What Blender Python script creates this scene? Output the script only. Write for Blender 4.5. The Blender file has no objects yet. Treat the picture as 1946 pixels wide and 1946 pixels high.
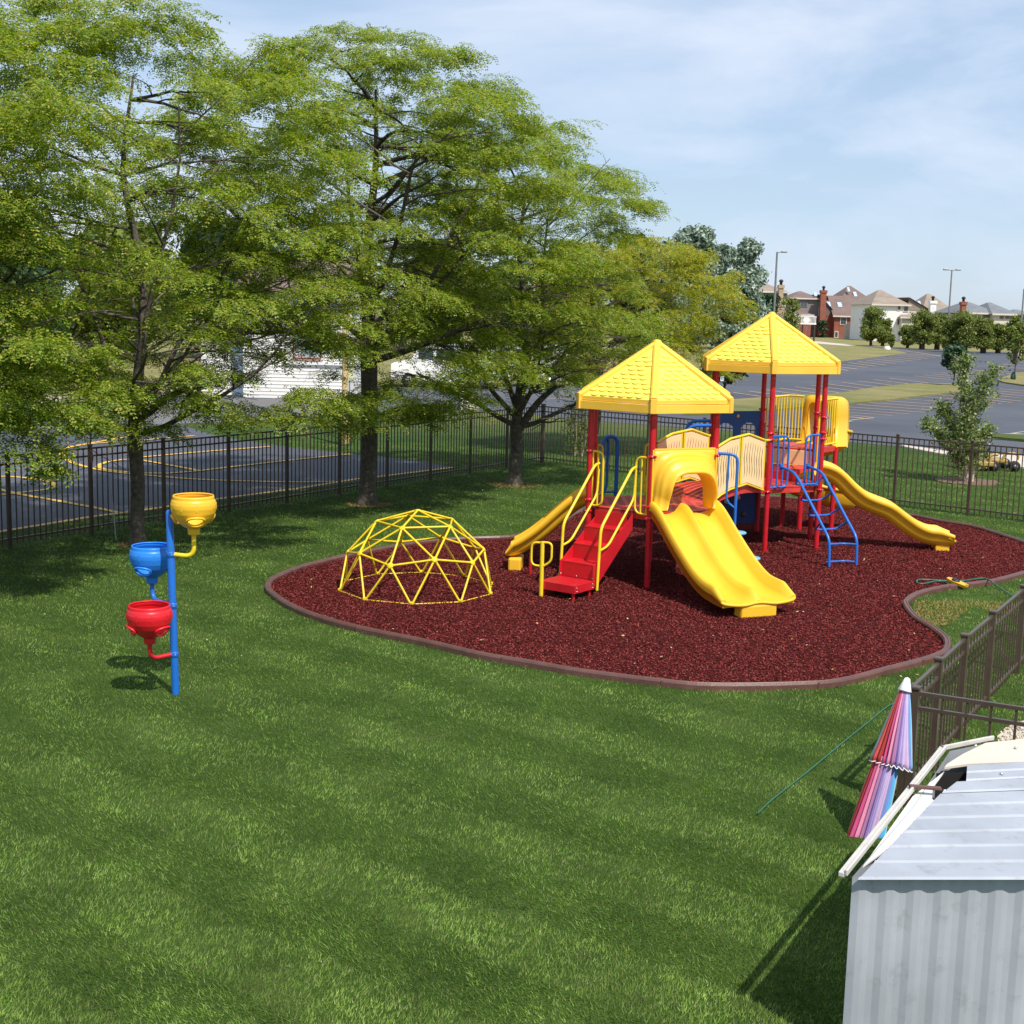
import bpy, bmesh, math, random
import numpy as np
from mathutils import Vector, Matrix, Quaternion
PI = math.pi
SC = bpy.context.scene
COL = SC.collection

# ------------------------------------------------------------------ camera
FPX = 2564.517; PITCH = 0.14896; ROLL = 0.02439; CAMZ = 4.0
cp, sp = math.cos(PITCH), math.sin(PITCH)
cF = Vector((0, cp, -sp)); cU0 = Vector((0, sp, cp)); cR0 = Vector((1, 0, 0))
cR = cR0*math.cos(ROLL) + cU0*math.sin(ROLL); cU = cU0*math.cos(ROLL) - cR0*math.sin(ROLL)
cam = bpy.data.cameras.new('camera'); camo = bpy.data.objects.new('camera', cam); COL.objects.link(camo)
m4 = Matrix((cR, cU, -cF)).transposed().to_4x4(); m4.translation = Vector((0, 0, CAMZ)); camo.matrix_world = m4
cam.sensor_width = 36; cam.lens = FPX/1946*36; cam.clip_start = 0.1; cam.clip_end = 6000
SC.camera = camo
SC.render.resolution_x = 1024; SC.render.resolution_y = 1024

# ------------------------------------------------------------------ light
SUN_TO = Vector((0.52, -0.85, 0)).normalized(); ELEV = math.radians(54)
sdir = Vector((SUN_TO.x*math.cos(ELEV), SUN_TO.y*math.cos(ELEV), math.sin(ELEV)))
sl = bpy.data.lights.new('sun', 'SUN'); so = bpy.data.objects.new('sun', sl); COL.objects.link(so)
sl.energy = 4.6; sl.angle = math.radians(0.53); sl.color = (1.0, 0.95, 0.87)
so.rotation_euler = sdir.to_track_quat('Z', 'Y').to_euler(); so.location = (8, -10, 30)
W = bpy.data.worlds.new('World'); SC.world = W; W.use_nodes = True
nt = W.node_tree; nt.nodes.clear()
wo = nt.nodes.new('ShaderNodeOutputWorld'); bg = nt.nodes.new('ShaderNodeBackground')
sky = nt.nodes.new('ShaderNodeTexSky'); sky.sky_type = 'NISHITA'; sky.sun_disc = False
sky.sun_elevation = ELEV; sky.sun_rotation = math.atan2(SUN_TO.x, SUN_TO.y)
sky.air_density = 1.0; sky.dust_density = 0.4; sky.ozone_density = 2.5; sky.altitude = 200
tc = nt.nodes.new('ShaderNodeTexCoord'); mp = nt.nodes.new('ShaderNodeMapping'); mp.inputs['Scale'].default_value = (1.0, 1.0, 3.4)
n1 = nt.nodes.new('ShaderNodeTexNoise'); n1.inputs['Scale'].default_value = 2.6; n1.inputs['Detail'].default_value = 9; n1.inputs['Roughness'].default_value = 0.56
n1.inputs['Distortion'].default_value = 0.35
rp = nt.nodes.new('ShaderNodeValToRGB'); rp.color_ramp.elements[0].position = 0.40; rp.color_ramp.elements[0].color = (0.55, 0.55, 0.55, 1)
rp.color_ramp.elements[1].position = 0.72; rp.color_ramp.elements[1].color = (0.92, 0.92, 0.92, 1)
mx = nt.nodes.new('ShaderNodeMix'); mx.data_type = 'RGBA'
mx.inputs['B'].default_value = (5.5, 7.0, 9.3, 1)
nt.links.new(tc.outputs['Generated'], mp.inputs['Vector']); nt.links.new(mp.outputs['Vector'], n1.inputs['Vector'])
nt.links.new(n1.outputs['Fac'], rp.inputs['Fac']); nt.links.new(rp.outputs['Color'], mx.inputs['Factor'])
nt.links.new(sky.outputs['Color'], mx.inputs['A'])
rp2 = nt.nodes.new('ShaderNodeValToRGB'); rp2.color_ramp.elements[0].position = 0.44; rp2.color_ramp.elements[0].color = (0, 0, 0, 1); rp2.color_ramp.elements[1].position = 0.74; rp2.color_ramp.elements[1].color = (0.8, 0.8, 0.8, 1)
mx2 = nt.nodes.new('ShaderNodeMix'); mx2.data_type = 'RGBA'; mx2.inputs['B'].default_value = (8.2, 8.6, 9.4, 1)
nt.links.new(n1.outputs['Fac'], rp2.inputs['Fac']); nt.links.new(rp2.outputs['Color'], mx2.inputs['Factor']); nt.links.new(mx.outputs['Result'], mx2.inputs['A']); nt.links.new(mx2.outputs['Result'], bg.inputs['Color'])
bg.inputs['Strength'].default_value = 0.095
nt.links.new(bg.outputs['Background'], wo.inputs['Surface'])
SC.view_settings.view_transform = 'Standard'; SC.view_settings.look = 'None'
SC.view_settings.exposure = 0.22; SC.view_settings.gamma = 1.0

# ------------------------------------------------------------------ helpers
def ray(px, py): return cF*FPX + cR*(px-973) - cU*(py-972.5)
def G(px, py, z=0.0):
    d = ray(px, py); return Vector((0, 0, CAMZ)) + d*((z-CAMZ)/d.z)
def D(px, py, y):
    d = ray(px, py); return Vector((0, 0, CAMZ)) + d*(y/d.y)

def tag(o, label=None, cat=None, group=None, kind=None):
    if label: o['label'] = label
    if cat: o['category'] = cat
    if group: o['group'] = group
    if kind: o['kind'] = kind
    return o
def thing(name, label, cat, loc=(0, 0, 0), group=None, rz=0):
    o = bpy.data.objects.new(name, None); COL.objects.link(o); o.location = loc; o.rotation_euler = (0, 0, rz)
    o.empty_display_size = 0.2
    return tag(o, label, cat, group)
def rootpos(p):
    v = Vector((0, 0, 0))
    while p is not None: v += p.location; p = p.parent
    return v
def link(me, name, mats, parent=None, smooth=False):
    """mesh in world coordinates -> object whose data are relative to its top thing"""
    if not isinstance(mats, (list, tuple)): mats = [mats]
    for m in mats: me.materials.append(m)
    o = bpy.data.objects.new(name, me); COL.objects.link(o)
    if parent is not None:
        o.parent = parent
        off = rootpos(parent)
        if off.length > 0: me.transform(Matrix.Translation(-off))
    if smooth:
        for p in me.polygons: p.use_smooth = True
    return o
def V3(p): return Vector((p[0], p[1], p[2]))

class MB:
    def __init__(s): s.v = []; s.f = []; s.m = []; s.sm = []
    def add(s, vs, fs, mi=0, smooth=False):
        b = len(s.v); s.v += [tuple(x) for x in vs]
        s.f += [tuple(b+i for i in f) for f in fs]; s.m += [mi]*len(fs); s.sm += [smooth]*len(fs)
    def box(s, c, size, ax=None, mi=0):
        c = V3(c); hx, hy, hz = size[0]/2, size[1]/2, size[2]/2
        X, Y, Z = ax if ax else (Vector((1, 0, 0)), Vector((0, 1, 0)), Vector((0, 0, 1)))
        vs = [c+X*hx*i+Y*hy*j+Z*hz*k for k in (-1, 1) for j in (-1, 1) for i in (-1, 1)]
        s.add(vs, [(0, 2, 3, 1), (4, 5, 7, 6), (0, 1, 5, 4), (2, 6, 7, 3), (0, 4, 6, 2), (1, 3, 7, 5)], mi)
    def bbox(s, c, size, ax=None, b=0.01, mi=0):
        """box with chamfered edges"""
        c = V3(c); h = [size[0]/2, size[1]/2, size[2]/2]
        X, Y, Z = ax if ax else (Vector((1, 0, 0)), Vector((0, 1, 0)), Vector((0, 0, 1)))
        bm = bmesh.new(); bmesh.ops.create_cube(bm, size=1)
        for v in bm.verts: v.co = Vector((v.co.x*size[0], v.co.y*size[1], v.co.z*size[2]))
        bmesh.ops.bevel(bm, geom=list(bm.edges), offset=min(b, min(size)*0.45), segments=2, profile=0.5, affect='EDGES')
        bm.verts.index_update()
        s.add([c+X*v.co.x+Y*v.co.y+Z*v.co.z for v in bm.verts], [[v.index for v in f.verts] for f in bm.faces], mi)
        bm.free()
    def tube(s, pts, r, n=10, mi=0, cap=True, closed=False):
        pts = [V3(p) for p in pts]; N = len(pts)
        rs = r if isinstance(r, (list, tuple)) else [r]*N
        if closed: tang = [(pts[(i+1) % N]-pts[i-1]).normalized() for i in range(N)]
        else:
            tang = [(pts[min(i+1, N-1)]-pts[max(i-1, 0)]).normalized() for i in range(N)]
        t0 = tang[0]; u = t0.orthogonal().normalized(); rings = []
        if abs(t0.z) < 0.9: u = (Vector((0, 0, 1)) - t0*t0.z).normalized()
        for i in range(N):
            if i > 0:
                u = (u - tang[i]*u.dot(tang[i])); u = u.normalized() if u.length > 1e-6 else tang[i].orthogonal().normalized()
            w = tang[i].cross(u)
            rings.append([pts[i] + (u*math.cos(2*PI*k/n) + w*math.sin(2*PI*k/n))*rs[i] for k in range(n)])
        vs = [p for rg in rings for p in rg]; fs = []
        M = N if closed else N-1
        for i in range(M):
            a = i*n; b = ((i+1) % N)*n
            for k in range(n): fs.append((a+k, a+(k+1) % n, b+(k+1) % n, b+k))
        s.add(vs, fs, mi, True)
        if cap and not closed:
            s.add(rings[0], [tuple(reversed(range(n)))], mi); s.add(rings[-1], [tuple(range(n))], mi)
    def lathe(s, prof, c, n=24, mi=0, axis=None, cap=(False, False)):
        c = V3(c); Z = axis.normalized() if axis else Vector((0, 0, 1)); X = Z.orthogonal().normalized() if axis else Vector((1, 0, 0)); Y = Z.cross(X)
        vs = []
        for r, z in prof:
            for k in range(n): vs.append(c + X*r*math.cos(2*PI*k/n) + Y*r*math.sin(2*PI*k/n) + Z*z)
        fs = [(i*n+k, i*n+(k+1) % n, (i+1)*n+(k+1) % n, (i+1)*n+k) for i in range(len(prof)-1) for k in range(n)]
        s.add(vs, fs, mi, True)
        if cap[0]: s.add(vs[:n], [tuple(reversed(range(n)))], mi)
        if cap[1]: s.add(vs[-n:], [tuple(range(n))], mi)
    def prism(s, poly, z0, z1, mi=0, mi_side=None):
        n = len(poly); a = 0
        for i in range(n): a += poly[i][0]*poly[(i+1) % n][1]-poly[(i+1) % n][0]*poly[i][1]
        if a < 0: poly = list(reversed(poly))
        vs = [(p[0], p[1], z0) for p in poly]+[(p[0], p[1], z1) for p in poly]
        s.add(vs, [tuple(range(n, 2*n))], mi); s.add(vs, [tuple(reversed(range(n)))], mi)
        s.add(vs, [(i, (i+1) % n, n+(i+1) % n, n+i) for i in range(n)], mi if mi_side is None else mi_side)
    def sweep(s, path, frames, prof, mi=0, closed_prof=True, smooth=True, cap=True):
        """prof: list of (a,b) offsets in frames (A,B) per path point"""
        n = len(prof); vs = []
        for i, p in enumerate(path):
            A, B = frames[i]; pr = prof[i] if isinstance(prof[0], list) else prof
            for a, b in pr: vs.append(V3(p)+A*a+B*b)
        n = len(pr); fs = []
        m = n if closed_prof else n-1
        for i in range(len(path)-1):
            for k in range(m): fs.append((i*n+k, i*n+(k+1) % n, (i+1)*n+(k+1) % n, (i+1)*n+k))
        s.add(vs, fs, mi, smooth)
        if cap and closed_prof:
            s.add(vs[:n], [tuple(reversed(range(n)))], mi); s.add(vs[-n:], [tuple(range(n))], mi)
    def build(s, name, mats, parent=None, smooth=None):
        me = bpy.data.meshes.new(name); me.from_pydata(s.v, [], s.f)
        for i, p in enumerate(me.polygons):
            p.material_index = s.m[i]; p.use_smooth = s.sm[i] if smooth is None else smooth
        me.validate()
        bm = bmesh.new(); bm.from_mesh(me); bmesh.ops.recalc_face_normals(bm, faces=list(bm.faces)); bm.to_mesh(me); bm.free()
        me.update()
        return link(me, name, mats, parent)
def rnd(pts, rad=0.08, n=5, closed=False):
    """round the corners of a polyline"""
    pts = [V3(p) for p in pts]; out = []
    for i, p in enumerate(pts):
        if (i == 0 or i == len(pts)-1) and not closed: out.append(p); continue
        a = pts[i-1]; b = pts[(i+1) % len(pts)]
        r = min(rad, (a-p).length*0.49, (b-p).length*0.49)
        s0 = p+(a-p).normalized()*r; s1 = p+(b-p).normalized()*r
        for k in range(n+1):
            t = k/n; out.append(s0*(1-t)**2+p*2*t*(1-t)+s1*t*t)
    return out
def smooth_path(ctrl, n=8):
    """Catmull-Rom through control points"""
    P = [V3(p) for p in ctrl]; P = [P[0]*2-P[1]]+P+[P[-1]*2-P[-2]]; out = []
    for i in range(1, len(P)-2):
        for k in range(n):
            t = k/n; a, b, c, d = P[i-1:i+3]
            out.append(0.5*((2*b)+(c-a)*t+(2*a-5*b+4*c-d)*t*t+(-a+3*b-3*c+d)*t**3))
    out.append(P[-2]); return out

# ------------------------------------------------------------------ materials
def nodes_of(name):
    m = bpy.data.materials.new(name); m.use_nodes = True; t = m.node_tree
    return m, t, t.nodes['Principled BSDF']
def mat(name, col, rough=0.5, var=0.12, scale=8.0, bump=0.0, bscale=60.0, metal=0.0, spec=0.5, coat=0.0, dirt=0.0, space='Object'):
    m, t, p = nodes_of(name)
    p.inputs['Roughness'].default_value = rough; p.inputs['Metallic'].default_value = metal
    p.inputs['Specular IOR Level'].default_value = spec; p.inputs['Coat Weight'].default_value = coat
    c = t.nodes.new('ShaderNodeTexCoord'); n = t.nodes.new('ShaderNodeTexNoise'); n.inputs['Scale'].default_value = scale; n.inputs['Detail'].default_value = 6
    t.links.new(c.outputs[space], n.inputs['Vector'])
    r = t.nodes.new('ShaderNodeValToRGB'); t.links.new(n.outputs['Fac'], r.inputs['Fac'])
    r.color_ramp.elements[0].position = 0.3; r.color_ramp.elements[1].position = 0.7
    r.color_ramp.elements[0].color = tuple(x*(1-var) for x in col)+(1,)
    r.color_ramp.elements[1].color = tuple(min(1, x*(1+var)) for x in col)+(1,)
    out = r.outputs['Color']
    if dirt > 0:
        n2 = t.nodes.new('ShaderNodeTexNoise'); n2.inputs['Scale'].default_value = scale*3.7; n2.inputs['Detail'].default_value = 10; n2.inputs['Roughness'].default_value = 0.7
        t.links.new(c.outputs[space], n2.inputs['Vector'])
        r2 = t.nodes.new('ShaderNodeMapRange'); r2.inputs[1].default_value = 0.55; r2.inputs[2].default_value = 0.8; r2.inputs[3].default_value = 0; r2.inputs[4].default_value = dirt
        t.links.new(n2.outputs['Fac'], r2.inputs[0])
        mm = t.nodes.new('ShaderNodeMix'); mm.data_type = 'RGBA'; t.links.new(r2.outputs[0], mm.inputs['Factor']); t.links.new(out, mm.inputs['A'])
        mm.inputs['B'].default_value = (0.16, 0.13, 0.10, 1); out = mm.outputs['Result']
    t.links.new(out, p.inputs['Base Color'])
    mr = t.nodes.new('ShaderNodeMapRange'); mr.inputs[3].default_value = max(0.02, rough-0.1); mr.inputs[4].default_value = min(1, rough+0.12)
    t.links.new(n.outputs['Fac'], mr.inputs[0]); t.links.new(mr.outputs[0], p.inputs['Roughness'])
    if bump > 0:
        nb = t.nodes.new('ShaderNodeTexNoise'); nb.inputs['Scale'].default_value = bscale; nb.inputs['Detail'].default_value = 4
        t.links.new(c.outputs[space], nb.inputs['Vector']); b = t.nodes.new('ShaderNodeBump'); b.inputs['Strength'].default_value = bump; b.inputs['Distance'].default_value = 0.02
        t.links.new(nb.outputs['Fac'], b.inputs['Height']); t.links.new(b.outputs['Normal'], p.inputs['Normal'])
    return m
def leafmat(name, cols, trans=0.35, rough=0.5, patch=None, spec=0.35):
    """each leaf (mesh island) takes its own colour out of a ramp"""
    m, t, p = nodes_of(name)
    g = t.nodes.new('ShaderNodeNewGeometry'); r = t.nodes.new('ShaderNodeValToRGB')
    t.links.new(g.outputs['Random Per Island'], r.inputs['Fac'])
    el = r.color_ramp.elements
    el[0].position = 0; el[0].color = cols[0]+(1,); el[1].position = 1; el[1].color = cols[-1]+(1,)
    for i, c in enumerate(cols[1:-1]):
        e = el.new((i+1)/(len(cols)-1)); e.color = c+(1,)
    p.inputs['Roughness'].default_value = rough; p.inputs['Specular IOR Level'].default_value = spec
    if patch:   # random tone; shade between tufts and mower-pass brightness bands put into the colour
        tc_ = t.nodes.new('ShaderNodeTexCoord'); vals = []
        for sc_, lo, hi, aa, bb in patch:
            n_2 = t.nodes.new('ShaderNodeTexNoise'); n_2.inputs['Scale'].default_value = sc_; n_2.inputs['Detail'].default_value = 5; n_2.inputs['Roughness'].default_value = 0.6
            t.links.new(tc_.outputs['Object'], n_2.inputs['Vector'])
            m_r = t.nodes.new('ShaderNodeMapRange'); m_r.inputs[1].default_value = lo; m_r.inputs[2].default_value = hi; m_r.inputs[3].default_value = aa; m_r.inputs[4].default_value = bb
            t.links.new(n_2.outputs['Fac'], m_r.inputs[0]); vals.append(m_r.outputs[0])
        ad = t.nodes.new('ShaderNodeMath'); ad.operation = 'MULTIPLY'; t.links.new(vals[0], ad.inputs[0]); t.links.new(vals[1], ad.inputs[1])
        wv = t.nodes.new('ShaderNodeTexWave'); wv.wave_type = 'BANDS'; wv.bands_direction = 'X'; wv.inputs['Scale'].default_value = 0.34; wv.inputs['Distortion'].default_value = 2.2; wv.inputs['Detail'].default_value = 2
        mpp = t.nodes.new('ShaderNodeMapping'); mpp.inputs['Rotation'].default_value = (0, 0, math.radians(-25)); t.links.new(tc_.outputs['Object'], mpp.inputs['Vector']); t.links.new(mpp.outputs['Vector'], wv.inputs['Vector'])
        wr = t.nodes.new('ShaderNodeMapRange'); wr.inputs[3].default_value = 0.86; wr.inputs[4].default_value = 1.14; t.links.new(wv.outputs['Fac'], wr.inputs[0])
        a3 = t.nodes.new('ShaderNodeMath'); a3.operation = 'MULTIPLY'; t.links.new(ad.outputs[0], a3.inputs[0]); t.links.new(wr.outputs[0], a3.inputs[1])
        vm = t.nodes.new('ShaderNodeVectorMath'); vm.operation = 'SCALE'; t.links.new(r.outputs['Color'], vm.inputs[0]); t.links.new(a3.outputs[0], vm.inputs['Scale'])
        rout = vm.outputs[0]
    else: rout = r.outputs['Color']
    t.links.new(rout, p.inputs['Base Color'])
    tr = t.nodes.new('ShaderNodeBsdfTranslucent'); hs = t.nodes.new('ShaderNodeHueSaturation'); hs.inputs['Value'].default_value = 1.3; hs.inputs['Saturation'].default_value = 1.1
    t.links.new(rout, hs.inputs['Color']); t.links.new(hs.outputs['Color'], tr.inputs['Color'])
    ms = t.nodes.new('ShaderNodeMixShader'); ms.inputs[0].default_value = trans
    t.links.new(p.outputs[0], ms.inputs[1]); t.links.new(tr.outputs[0], ms.inputs[2])
    t.links.new(ms.outputs[0], t.nodes['Material Output'].inputs['Surface'])
    return m
YEL = mat('yellow_plastic', (0.85, 0.475, 0.026), 0.42, 0.05, 2.0, 0.06, 90, dirt=0.10)
YROOF = mat('yellow_roof_plastic', (0.90, 0.70, 0.10), 0.55, 0.05, 3.0, 0.08, 90, dirt=0.07)
YTRIM = mat('yellow_trim_plastic', (0.88, 0.53, 0.055), 0.5, 0.05, 3.0, 0.05, 90, dirt=0.07)
YMET = mat('yellow_powder_coat', (0.80, 0.58, 0.020), 0.35, 0.06, 9.0, 0.05, 150, dirt=0.12)
YMETD = mat('yellow_dome_paint', (0.74, 0.54, 0.015), 0.38, 0.10, 9.0, 0.05, 150, dirt=0.25)
RED = mat('red_powder_coat', (0.52, 0.012, 0.020), 0.32, 0.08, 5.0, 0.04, 120, dirt=0.08)
REDDECK = mat('red_vinyl_deck', (0.60, 0.045, 0.035), 0.42, 0.10, 6.0, 0.15, 140, dirt=0.15)
REDPL = mat('red_bowl_plastic', (0.66, 0.012, 0.022), 0.38, 0.05, 4.0)
BLU = mat('blue_powder_coat', (0.012, 0.13, 0.50), 0.33, 0.06, 5.0, 0.04, 120, dirt=0.06)
BLUPL = mat('blue_bowl_plastic', (0.02, 0.21, 0.70), 0.38, 0.05, 4.0)
NAVY = mat('navy_panel_plastic', (0.004, 0.030, 0.15), 0.4, 0.06, 4.0)
LBLU = mat('light_blue_step_plastic', (0.15, 0.42, 0.70), 0.4, 0.05, 4.0)
TAN = mat('tan_panel_plastic', (0.92, 0.65, 0.33), 0.5, 0.04, 3.0, dirt=0.06)
SLOT = mat('panel_slot', (0.10, 0.06, 0.03), 0.7, 0.05, 3.0)
STEEL = mat('galvanised_bolt', (0.55, 0.55, 0.55), 0.3, 0.05, 3.0, metal=0.9)
FEN = mat('brown_fence_paint', (0.060, 0.033, 0.020), 0.38, 0.15, 5.0, 0.03, 150)
FEN2 = mat('taupe_fence_paint', (0.080, 0.055, 0.040), 0.36, 0.12, 5.0, 0.03, 150)
BARK = mat('locust_bark', (0.090, 0.074, 0.056), 0.9, 0.45, 14.0, 0.9, 26)
DBARK = mat('dark_limb_bark', (0.040, 0.032, 0.025), 0.9, 0.35, 12.0, 0.7, 30)
BIRCH = mat('pale_birch_bark', (0.42, 0.34, 0.27), 0.8, 0.35, 14.0, 0.4, 30)
BORD = mat('brown_edging_plastic', (0.125, 0.058, 0.048), 0.42, 0.18, 5.0, 0.15, 60, dirt=0.3)
WHITE = mat('white_paint', (0.78, 0.77, 0.74), 0.5, 0.05, 2.0, dirt=0.08)
CONC = mat('pale_concrete', (0.52, 0.45, 0.37), 0.85, 0.12, 3.0, 0.2, 30)
PAINTY = mat('yellow_line_paint', (0.72, 0.42, 0.045), 0.6, 0.14, 4.0, dirt=0.25)
PAINTO = mat('faded_stall_line_paint', (0.46, 0.31, 0.19), 0.7, 0.2, 2.0, dirt=0.25)
PAINTB = mat('blue_stall_paint', (0.16, 0.38, 0.62), 0.6, 0.14, 4.0)
TYRE = mat('black_rubber', (0.012, 0.012, 0.013), 0.75, 0.2, 8.0, 0.3, 60)
BLACK = mat('black_vinyl', (0.012, 0.012, 0.014), 0.45, 0.2, 8.0)
GLASS = mat('window_glass', (0.05, 0.07, 0.09), 0.08, 0.1, 2.0, spec=0.8)
LGLASS = mat('painted_reflection_glass', (0.42, 0.52, 0.60), 0.12, 0.1, 1.0, spec=0.8)  # bright sky reflection put into the pale base colour
HOSE = mat('green_hose_rubber', (0.02, 0.13, 0.075), 0.4, 0.15, 6.0)
GREYM = mat('grey_steel', (0.24, 0.24, 0.24), 0.4, 0.1, 4.0, metal=0.4)
GALV = mat('galvanised_sheet', (0.40, 0.42, 0.46), 0.5, 0.12, 2.0, metal=0.2, dirt=0.55)

def lawn_mat():
    m, t, p = nodes_of('lawn_soil'); L = t.links.new; N = t.nodes.new
    c = N('ShaderNodeTexCoord'); sep = N('ShaderNodeSeparateXYZ'); L(c.outputs['Object'], sep.inputs[0])
    def noise(sc, det=6, r=0.6):
        n = N('ShaderNodeTexNoise'); n.inputs['Scale'].default_value = sc; n.inputs['Detail'].default_value = det; n.inputs['Roughness'].default_value = r
        L(c.outputs['Object'], n.inputs['Vector']); return n.outputs['Fac']
    def ramp(fac, *st):
        r = N('ShaderNodeValToRGB'); L(fac, r.inputs['Fac']); e = r.color_ramp.elements
        e[0].position, e[0].color = st[0][0], st[0][1]+(1,); e[1].position, e[1].color = st[-1][0], st[-1][1]+(1,)
        for s in st[1:-1]:
            q = e.new(s[0]); q.color = s[1]+(1,)
        return r.outputs['Color']
    def mixc(f, a, b):
        x = N('ShaderNodeMix'); x.data_type = 'RGBA'; L(f, x.inputs['Factor']); L(a, x.inputs['A']); L(b, x.inputs['B']); return x.outputs['Result']
    green = ramp(noise(1.1), (0.3, (0.034, 0.072, 0.010)), (0.55, (0.055, 0.105, 0.016)), (0.75, (0.085, 0.13, 0.03)))
    fine = ramp(noise(45, 4), (0.35, (0.55, 0.55, 0.55)), (0.7, (1.25, 1.25, 1.2)))
    mu = N('ShaderNodeMix'); mu.data_type = 'RGBA'; mu.blend_type = 'MULTIPLY'; mu.inputs['Factor'].default_value = 1
    L(green, mu.inputs['A']); L(fine, mu.inputs['B']); green = mu.outputs['Result']
    dry = ramp(noise(0.22, 8, 0.7), (0.36, (0.15, 0.165, 0.052)), (0.52, (0.235, 0.21, 0.085)), (0.68, (0.31, 0.25, 0.125)))
    far = N('ShaderNodeMapRange'); far.inputs[1].default_value = 42; far.inputs[2].default_value = 62; L(sep.outputs['Y'], far.inputs[0])
    col = mixc(far.outputs[0], green, dry)
    L(col, p.inputs['Base Color']); p.inputs['Roughness'].default_value = 0.9; p.inputs['Specular IOR Level'].default_value = 0.15
    b = N('ShaderNodeBump'); b.inputs['Strength'].default_value = 0.7; b.inputs['Distance'].default_value = 0.05; L(noise(60, 3), b.inputs['Height']); L(b.outputs['Normal'], p.inputs['Normal'])
    return m
def asphalt_mat():
    m, t, p = nodes_of('asphalt'); L = t.links.new; N = t.nodes.new
    c = N('ShaderNodeTexCoord')
    n = N('ShaderNodeTexNoise'); n.inputs['Scale'].default_value = 0.12; n.inputs['Detail'].default_value = 8; n.inputs['Roughness'].default_value = 0.6; L(c.outputs['Object'], n.inputs['Vector'])
    r = N('ShaderNodeValToRGB'); L(n.outputs['Fac'], r.inputs['Fac']); r.color_ramp.elements[0].position = 0.35; r.color_ramp.elements[0].color = (0.062, 0.067, 0.082, 1)
    r.color_ramp.elements[1].position = 0.68; r.color_ramp.elements[1].color = (0.098, 0.103, 0.120, 1)
    n2 = N('ShaderNodeTexNoise'); n2.inputs['Scale'].default_value = 30; n2.inputs['Detail'].default_value = 8; L(c.outputs['Object'], n2.inputs['Vector'])
    r2 = N('ShaderNodeMapRange'); r2.inputs[3].default_value = 0.8; r2.inputs[4].default_value = 1.2; L(n2.outputs['Fac'], r2.inputs[0])
    mu = N('ShaderNodeVectorMath'); mu.operation = 'SCALE'; L(r.outputs['Color'], mu.inputs[0]); L(r2.outputs[0], mu.inputs['Scale'])
    L(mu.outputs[0], p.inputs['Base Color']); p.inputs['Roughness'].default_value = 0.8; p.inputs['Specular IOR Level'].default_value = 0.3
    b = N('ShaderNodeBump'); b.inputs['Strength'].default_value = 0.3; b.inputs['Distance'].default_value = 0.01; L(n2.outputs['Fac'], b.inputs['Height']); L(b.outputs['Normal'], p.inputs['Normal'])
    return m
def mulch_mat():
    m, t, p = nodes_of('rubber_mulch'); L = t.links.new; N = t.nodes.new
    c = N('ShaderNodeTexCoord')
    v = N('ShaderNodeTexVoronoi'); v.inputs['Scale'].default_value = 55; L(c.outputs['Object'], v.inputs['Vector'])
    n = N('ShaderNodeTexNoise'); n.inputs['Scale'].default_value = 40; n.inputs['Detail'].default_value = 6; L(c.outputs['Object'], n.inputs['Vector'])
    r = N('ShaderNodeValToRGB'); L(n.outputs['Fac'], r.inputs['Fac']); r.color_ramp.elements[0].position = 0.35; r.color_ramp.elements[0].color = (0.030, 0.006, 0.006, 1)
    r.color_ramp.elements[1].position = 0.7; r.color_ramp.elements[1].color = (0.16, 0.027, 0.025, 1)
    L(r.outputs['Color'], p.inputs['Base Color']); p.inputs['Roughness'].default_value = 0.95; p.inputs['Specular IOR Level'].default_value = 0.05
    b = N('ShaderNodeBump'); b.inputs['Strength'].default_value = 1.0; b.inputs['Distance'].default_value = 0.03; L(v.outputs['Distance'], b.inputs['Height']); L(b.outputs['Normal'], p.inputs['Normal'])
    return m
LAWN = lawn_mat(); ASPH = asphalt_mat(); MULCH = mulch_mat()
CHIP = leafmat('rubber_chips', [(0.070, 0.013, 0.013), (0.125, 0.021, 0.020), (0.16, 0.027, 0.026), (0.19, 0.032, 0.030), (0.22, 0.042, 0.038), (0.27, 0.07, 0.06)], 0.0, 0.95, spec=0.05)
BLADE = leafmat('grass_blades', [(0.075, 0.145, 0.016), (0.115, 0.205, 0.024), (0.145, 0.24, 0.032), (0.18, 0.27, 0.045), (0.22, 0.29, 0.07), (0.28, 0.31, 0.12)], 0.3, 0.8, patch=[(1.9, 0.34, 0.66, 0.70, 1.28), (9.0, 0.34, 0.66, 0.62, 1.34)])
DEADB = leafmat('dead_leaves_and_grass', [(0.12, 0.13, 0.03), (0.30, 0.20, 0.09), (0.42, 0.28, 0.13), (0.36, 0.20, 0.08)], 0.2, 0.7)
DRYB = leafmat('dry_grass_blades', [(0.09, 0.17, 0.02), (0.17, 0.24, 0.04), (0.34, 0.24, 0.09), (0.42, 0.23, 0.11)], 0.25, 0.7)

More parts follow.
